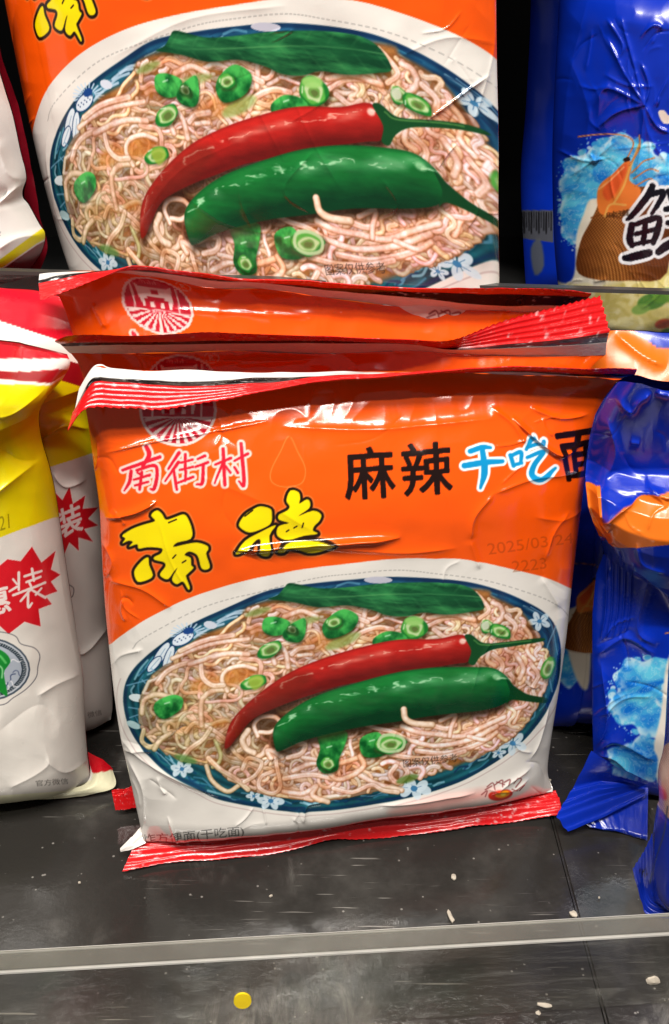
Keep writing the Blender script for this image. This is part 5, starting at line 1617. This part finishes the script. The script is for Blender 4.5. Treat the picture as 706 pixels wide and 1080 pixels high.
# yellow dot sticker on the front of the lower strip, crumbs on the shelf
def disc(name, centre, ex, ez, nrm, rx, ry, mat, thick=.0004, seed=0, rag=0.0):
    rng = random.Random(seed)
    n = 36 if not rag else 11
    ring = []
    for i in range(n):
        t = 2 * math.pi * i / n
        k = 1 + rag * rng.uniform(-1, 1)
        ring.append(centre + ex * rx * k * math.cos(t) + ez * ry * k * math.sin(t))
    V = np.array([p - nrm * thick * .5 for p in ring] + [p + nrm * thick for p in ring] + [centre + nrm * thick * (1.15 if not rag else 2.2)])
    F = [[i, (i + 1) % n, n + (i + 1) % n] for i in range(n)] + [[i, n + (i + 1) % n, n + i] for i in range(n)] + [[n + i, n + (i + 1) % n, 2 * n] for i in range(n)]
    return add_mesh(name, V, np.array(F), mat, None, None, False)
d = dx / np.linalg.norm(dx)
nf = np.array([d[1], -d[0], 0])
r = ray(256, 1055)
pf = np.array([c[0], c[1], 0]) + nf * .0062
tt = ((pf - CAM) @ nf) / (r @ nf)
YELLOW = plain('yellow_paper', (.80, .58, .01), .5, .4, 200, .06)
tag(disc('sticker', CAM + r * tt, d, np.array([0, 0, 1.0]), nf, .0024, .0030, YELLOW), 'small round yellow sticker on the clear strip at shelf front', 'sticker')
CRUMB = plain('dry_crumb', (.50, .44, .36), .7, .3, 300, .2)
for k, (x, y, rx, ry, lab) in enumerate([
        (478.5, 925, .0016, .0028, 'oval white crumb on dark shelf between front packet and clear strip'),
        (475.5, 967, .0014, .0060, 'long thin white flake standing out on shelf, touching the clear strip'),
        (605, 964, .0020, .0030, 'pale flake at the lower end of the shelf seam'),
        (580, 823, .0010, .0012, 'tiny white crumb in the dark gap beside the front packet'),
        (145, 897, .0006, .0006, 'tiny pale crumb by left end of the front packet seal'),
        (84, 931, .0007, .0008, 'tiny pale crumb on empty left part of the shelf'),
        (632, 947, .0006, .0007, 'tiny pale crumb right of the shelf seam'),
        (286, 945, .0008, .0014, 'small tan crumb on shelf below middle of the front packet')]):
    tag(disc('crumb', on_level(x, y, .0006), np.array([math.cos(.3 * k), math.sin(.3 * k), 0]), np.array([-math.sin(.3 * k), math.cos(.3 * k), 0]), np.array([0, 0, 1.0]), rx * .45, ry * .45, CRUMB, .0003, k, .25), lab, 'crumb', 'crumbs on the shelf')
for k, (x, y, rx, ry, lab) in enumerate([(689, 1034, .0030, .0024, 'largest tan chip, in front of clear strip at the right'), (575, 1060, .0036, .0011, 'slim curved white flake in front of the clear strip'), (568, 1068, .0013, .0010, 'little tan crumb next to the slim white flake')]):
    q = ray(x, y)
    ts = ((pf - CAM) @ nf) / (q @ nf)
    tag(disc('crumb', CAM + q * ts, d * math.cos(.3) + np.array([0, 0, -math.sin(.35)]), d * math.sin(.3) + np.array([0, 0, math.cos(.35)]), nf, rx * .6, ry * .6, CRUMB, .0004, 20 + k, .22), lab.replace('in front of', 'stuck on'), 'crumb', 'crumbs on the clear strip')

# ------------------------------------------------------------------ light: long ceiling lamps of the shop
w = bpy.data.worlds.new('World')
scene.world = w
w.use_nodes = True
bg = w.node_tree.nodes['Background']
bg.inputs['Color'].default_value = (1.0, .97, .93, 1)
bg.inputs['Strength'].default_value = 0.13


def lamp(name, loc, aim, sx, sy, power, col=(1, .95, .88)):
    l = bpy.data.lights.new(name, 'AREA')
    l.shape = 'RECTANGLE'
    l.size, l.size_y = sx, sy
    l.energy = power
    l.color = col
    o = bpy.data.objects.new(name, l)
    COL.objects.link(o)
    o.location = loc
    o.rotation_euler = (Vector(aim) - Vector(loc)).to_track_quat('-Z', 'Y').to_euler()
    return o


lamp('ceiling_lamp', (-.15, -.88, 1.75), (0, 0, .1), 1.3, .045, 54)
lamp('ceiling_lamp', (.35, -1.5, 2.1), (0, 0, .1), 1.6, .05, 28)

cam = bpy.data.cameras.new('camera')
co = bpy.data.objects.new('camera', cam)
COL.objects.link(co)
co.location = CAM
co.rotation_euler = (math.pi / 2 - PITCH, 0, 0)
cam.sensor_fit = 'VERTICAL'
cam.sensor_height = 24.0
cam.lens = 24.0 * FPX / PH
cam.clip_start, cam.clip_end = .01, 50
scene.camera = co
scene.view_settings.view_transform = 'Standard'
scene.view_settings.look = 'None'
scene.view_settings.exposure = 0.0
scene.cycles.max_bounces = 8
scene.cycles.transparent_max_bounces = 12
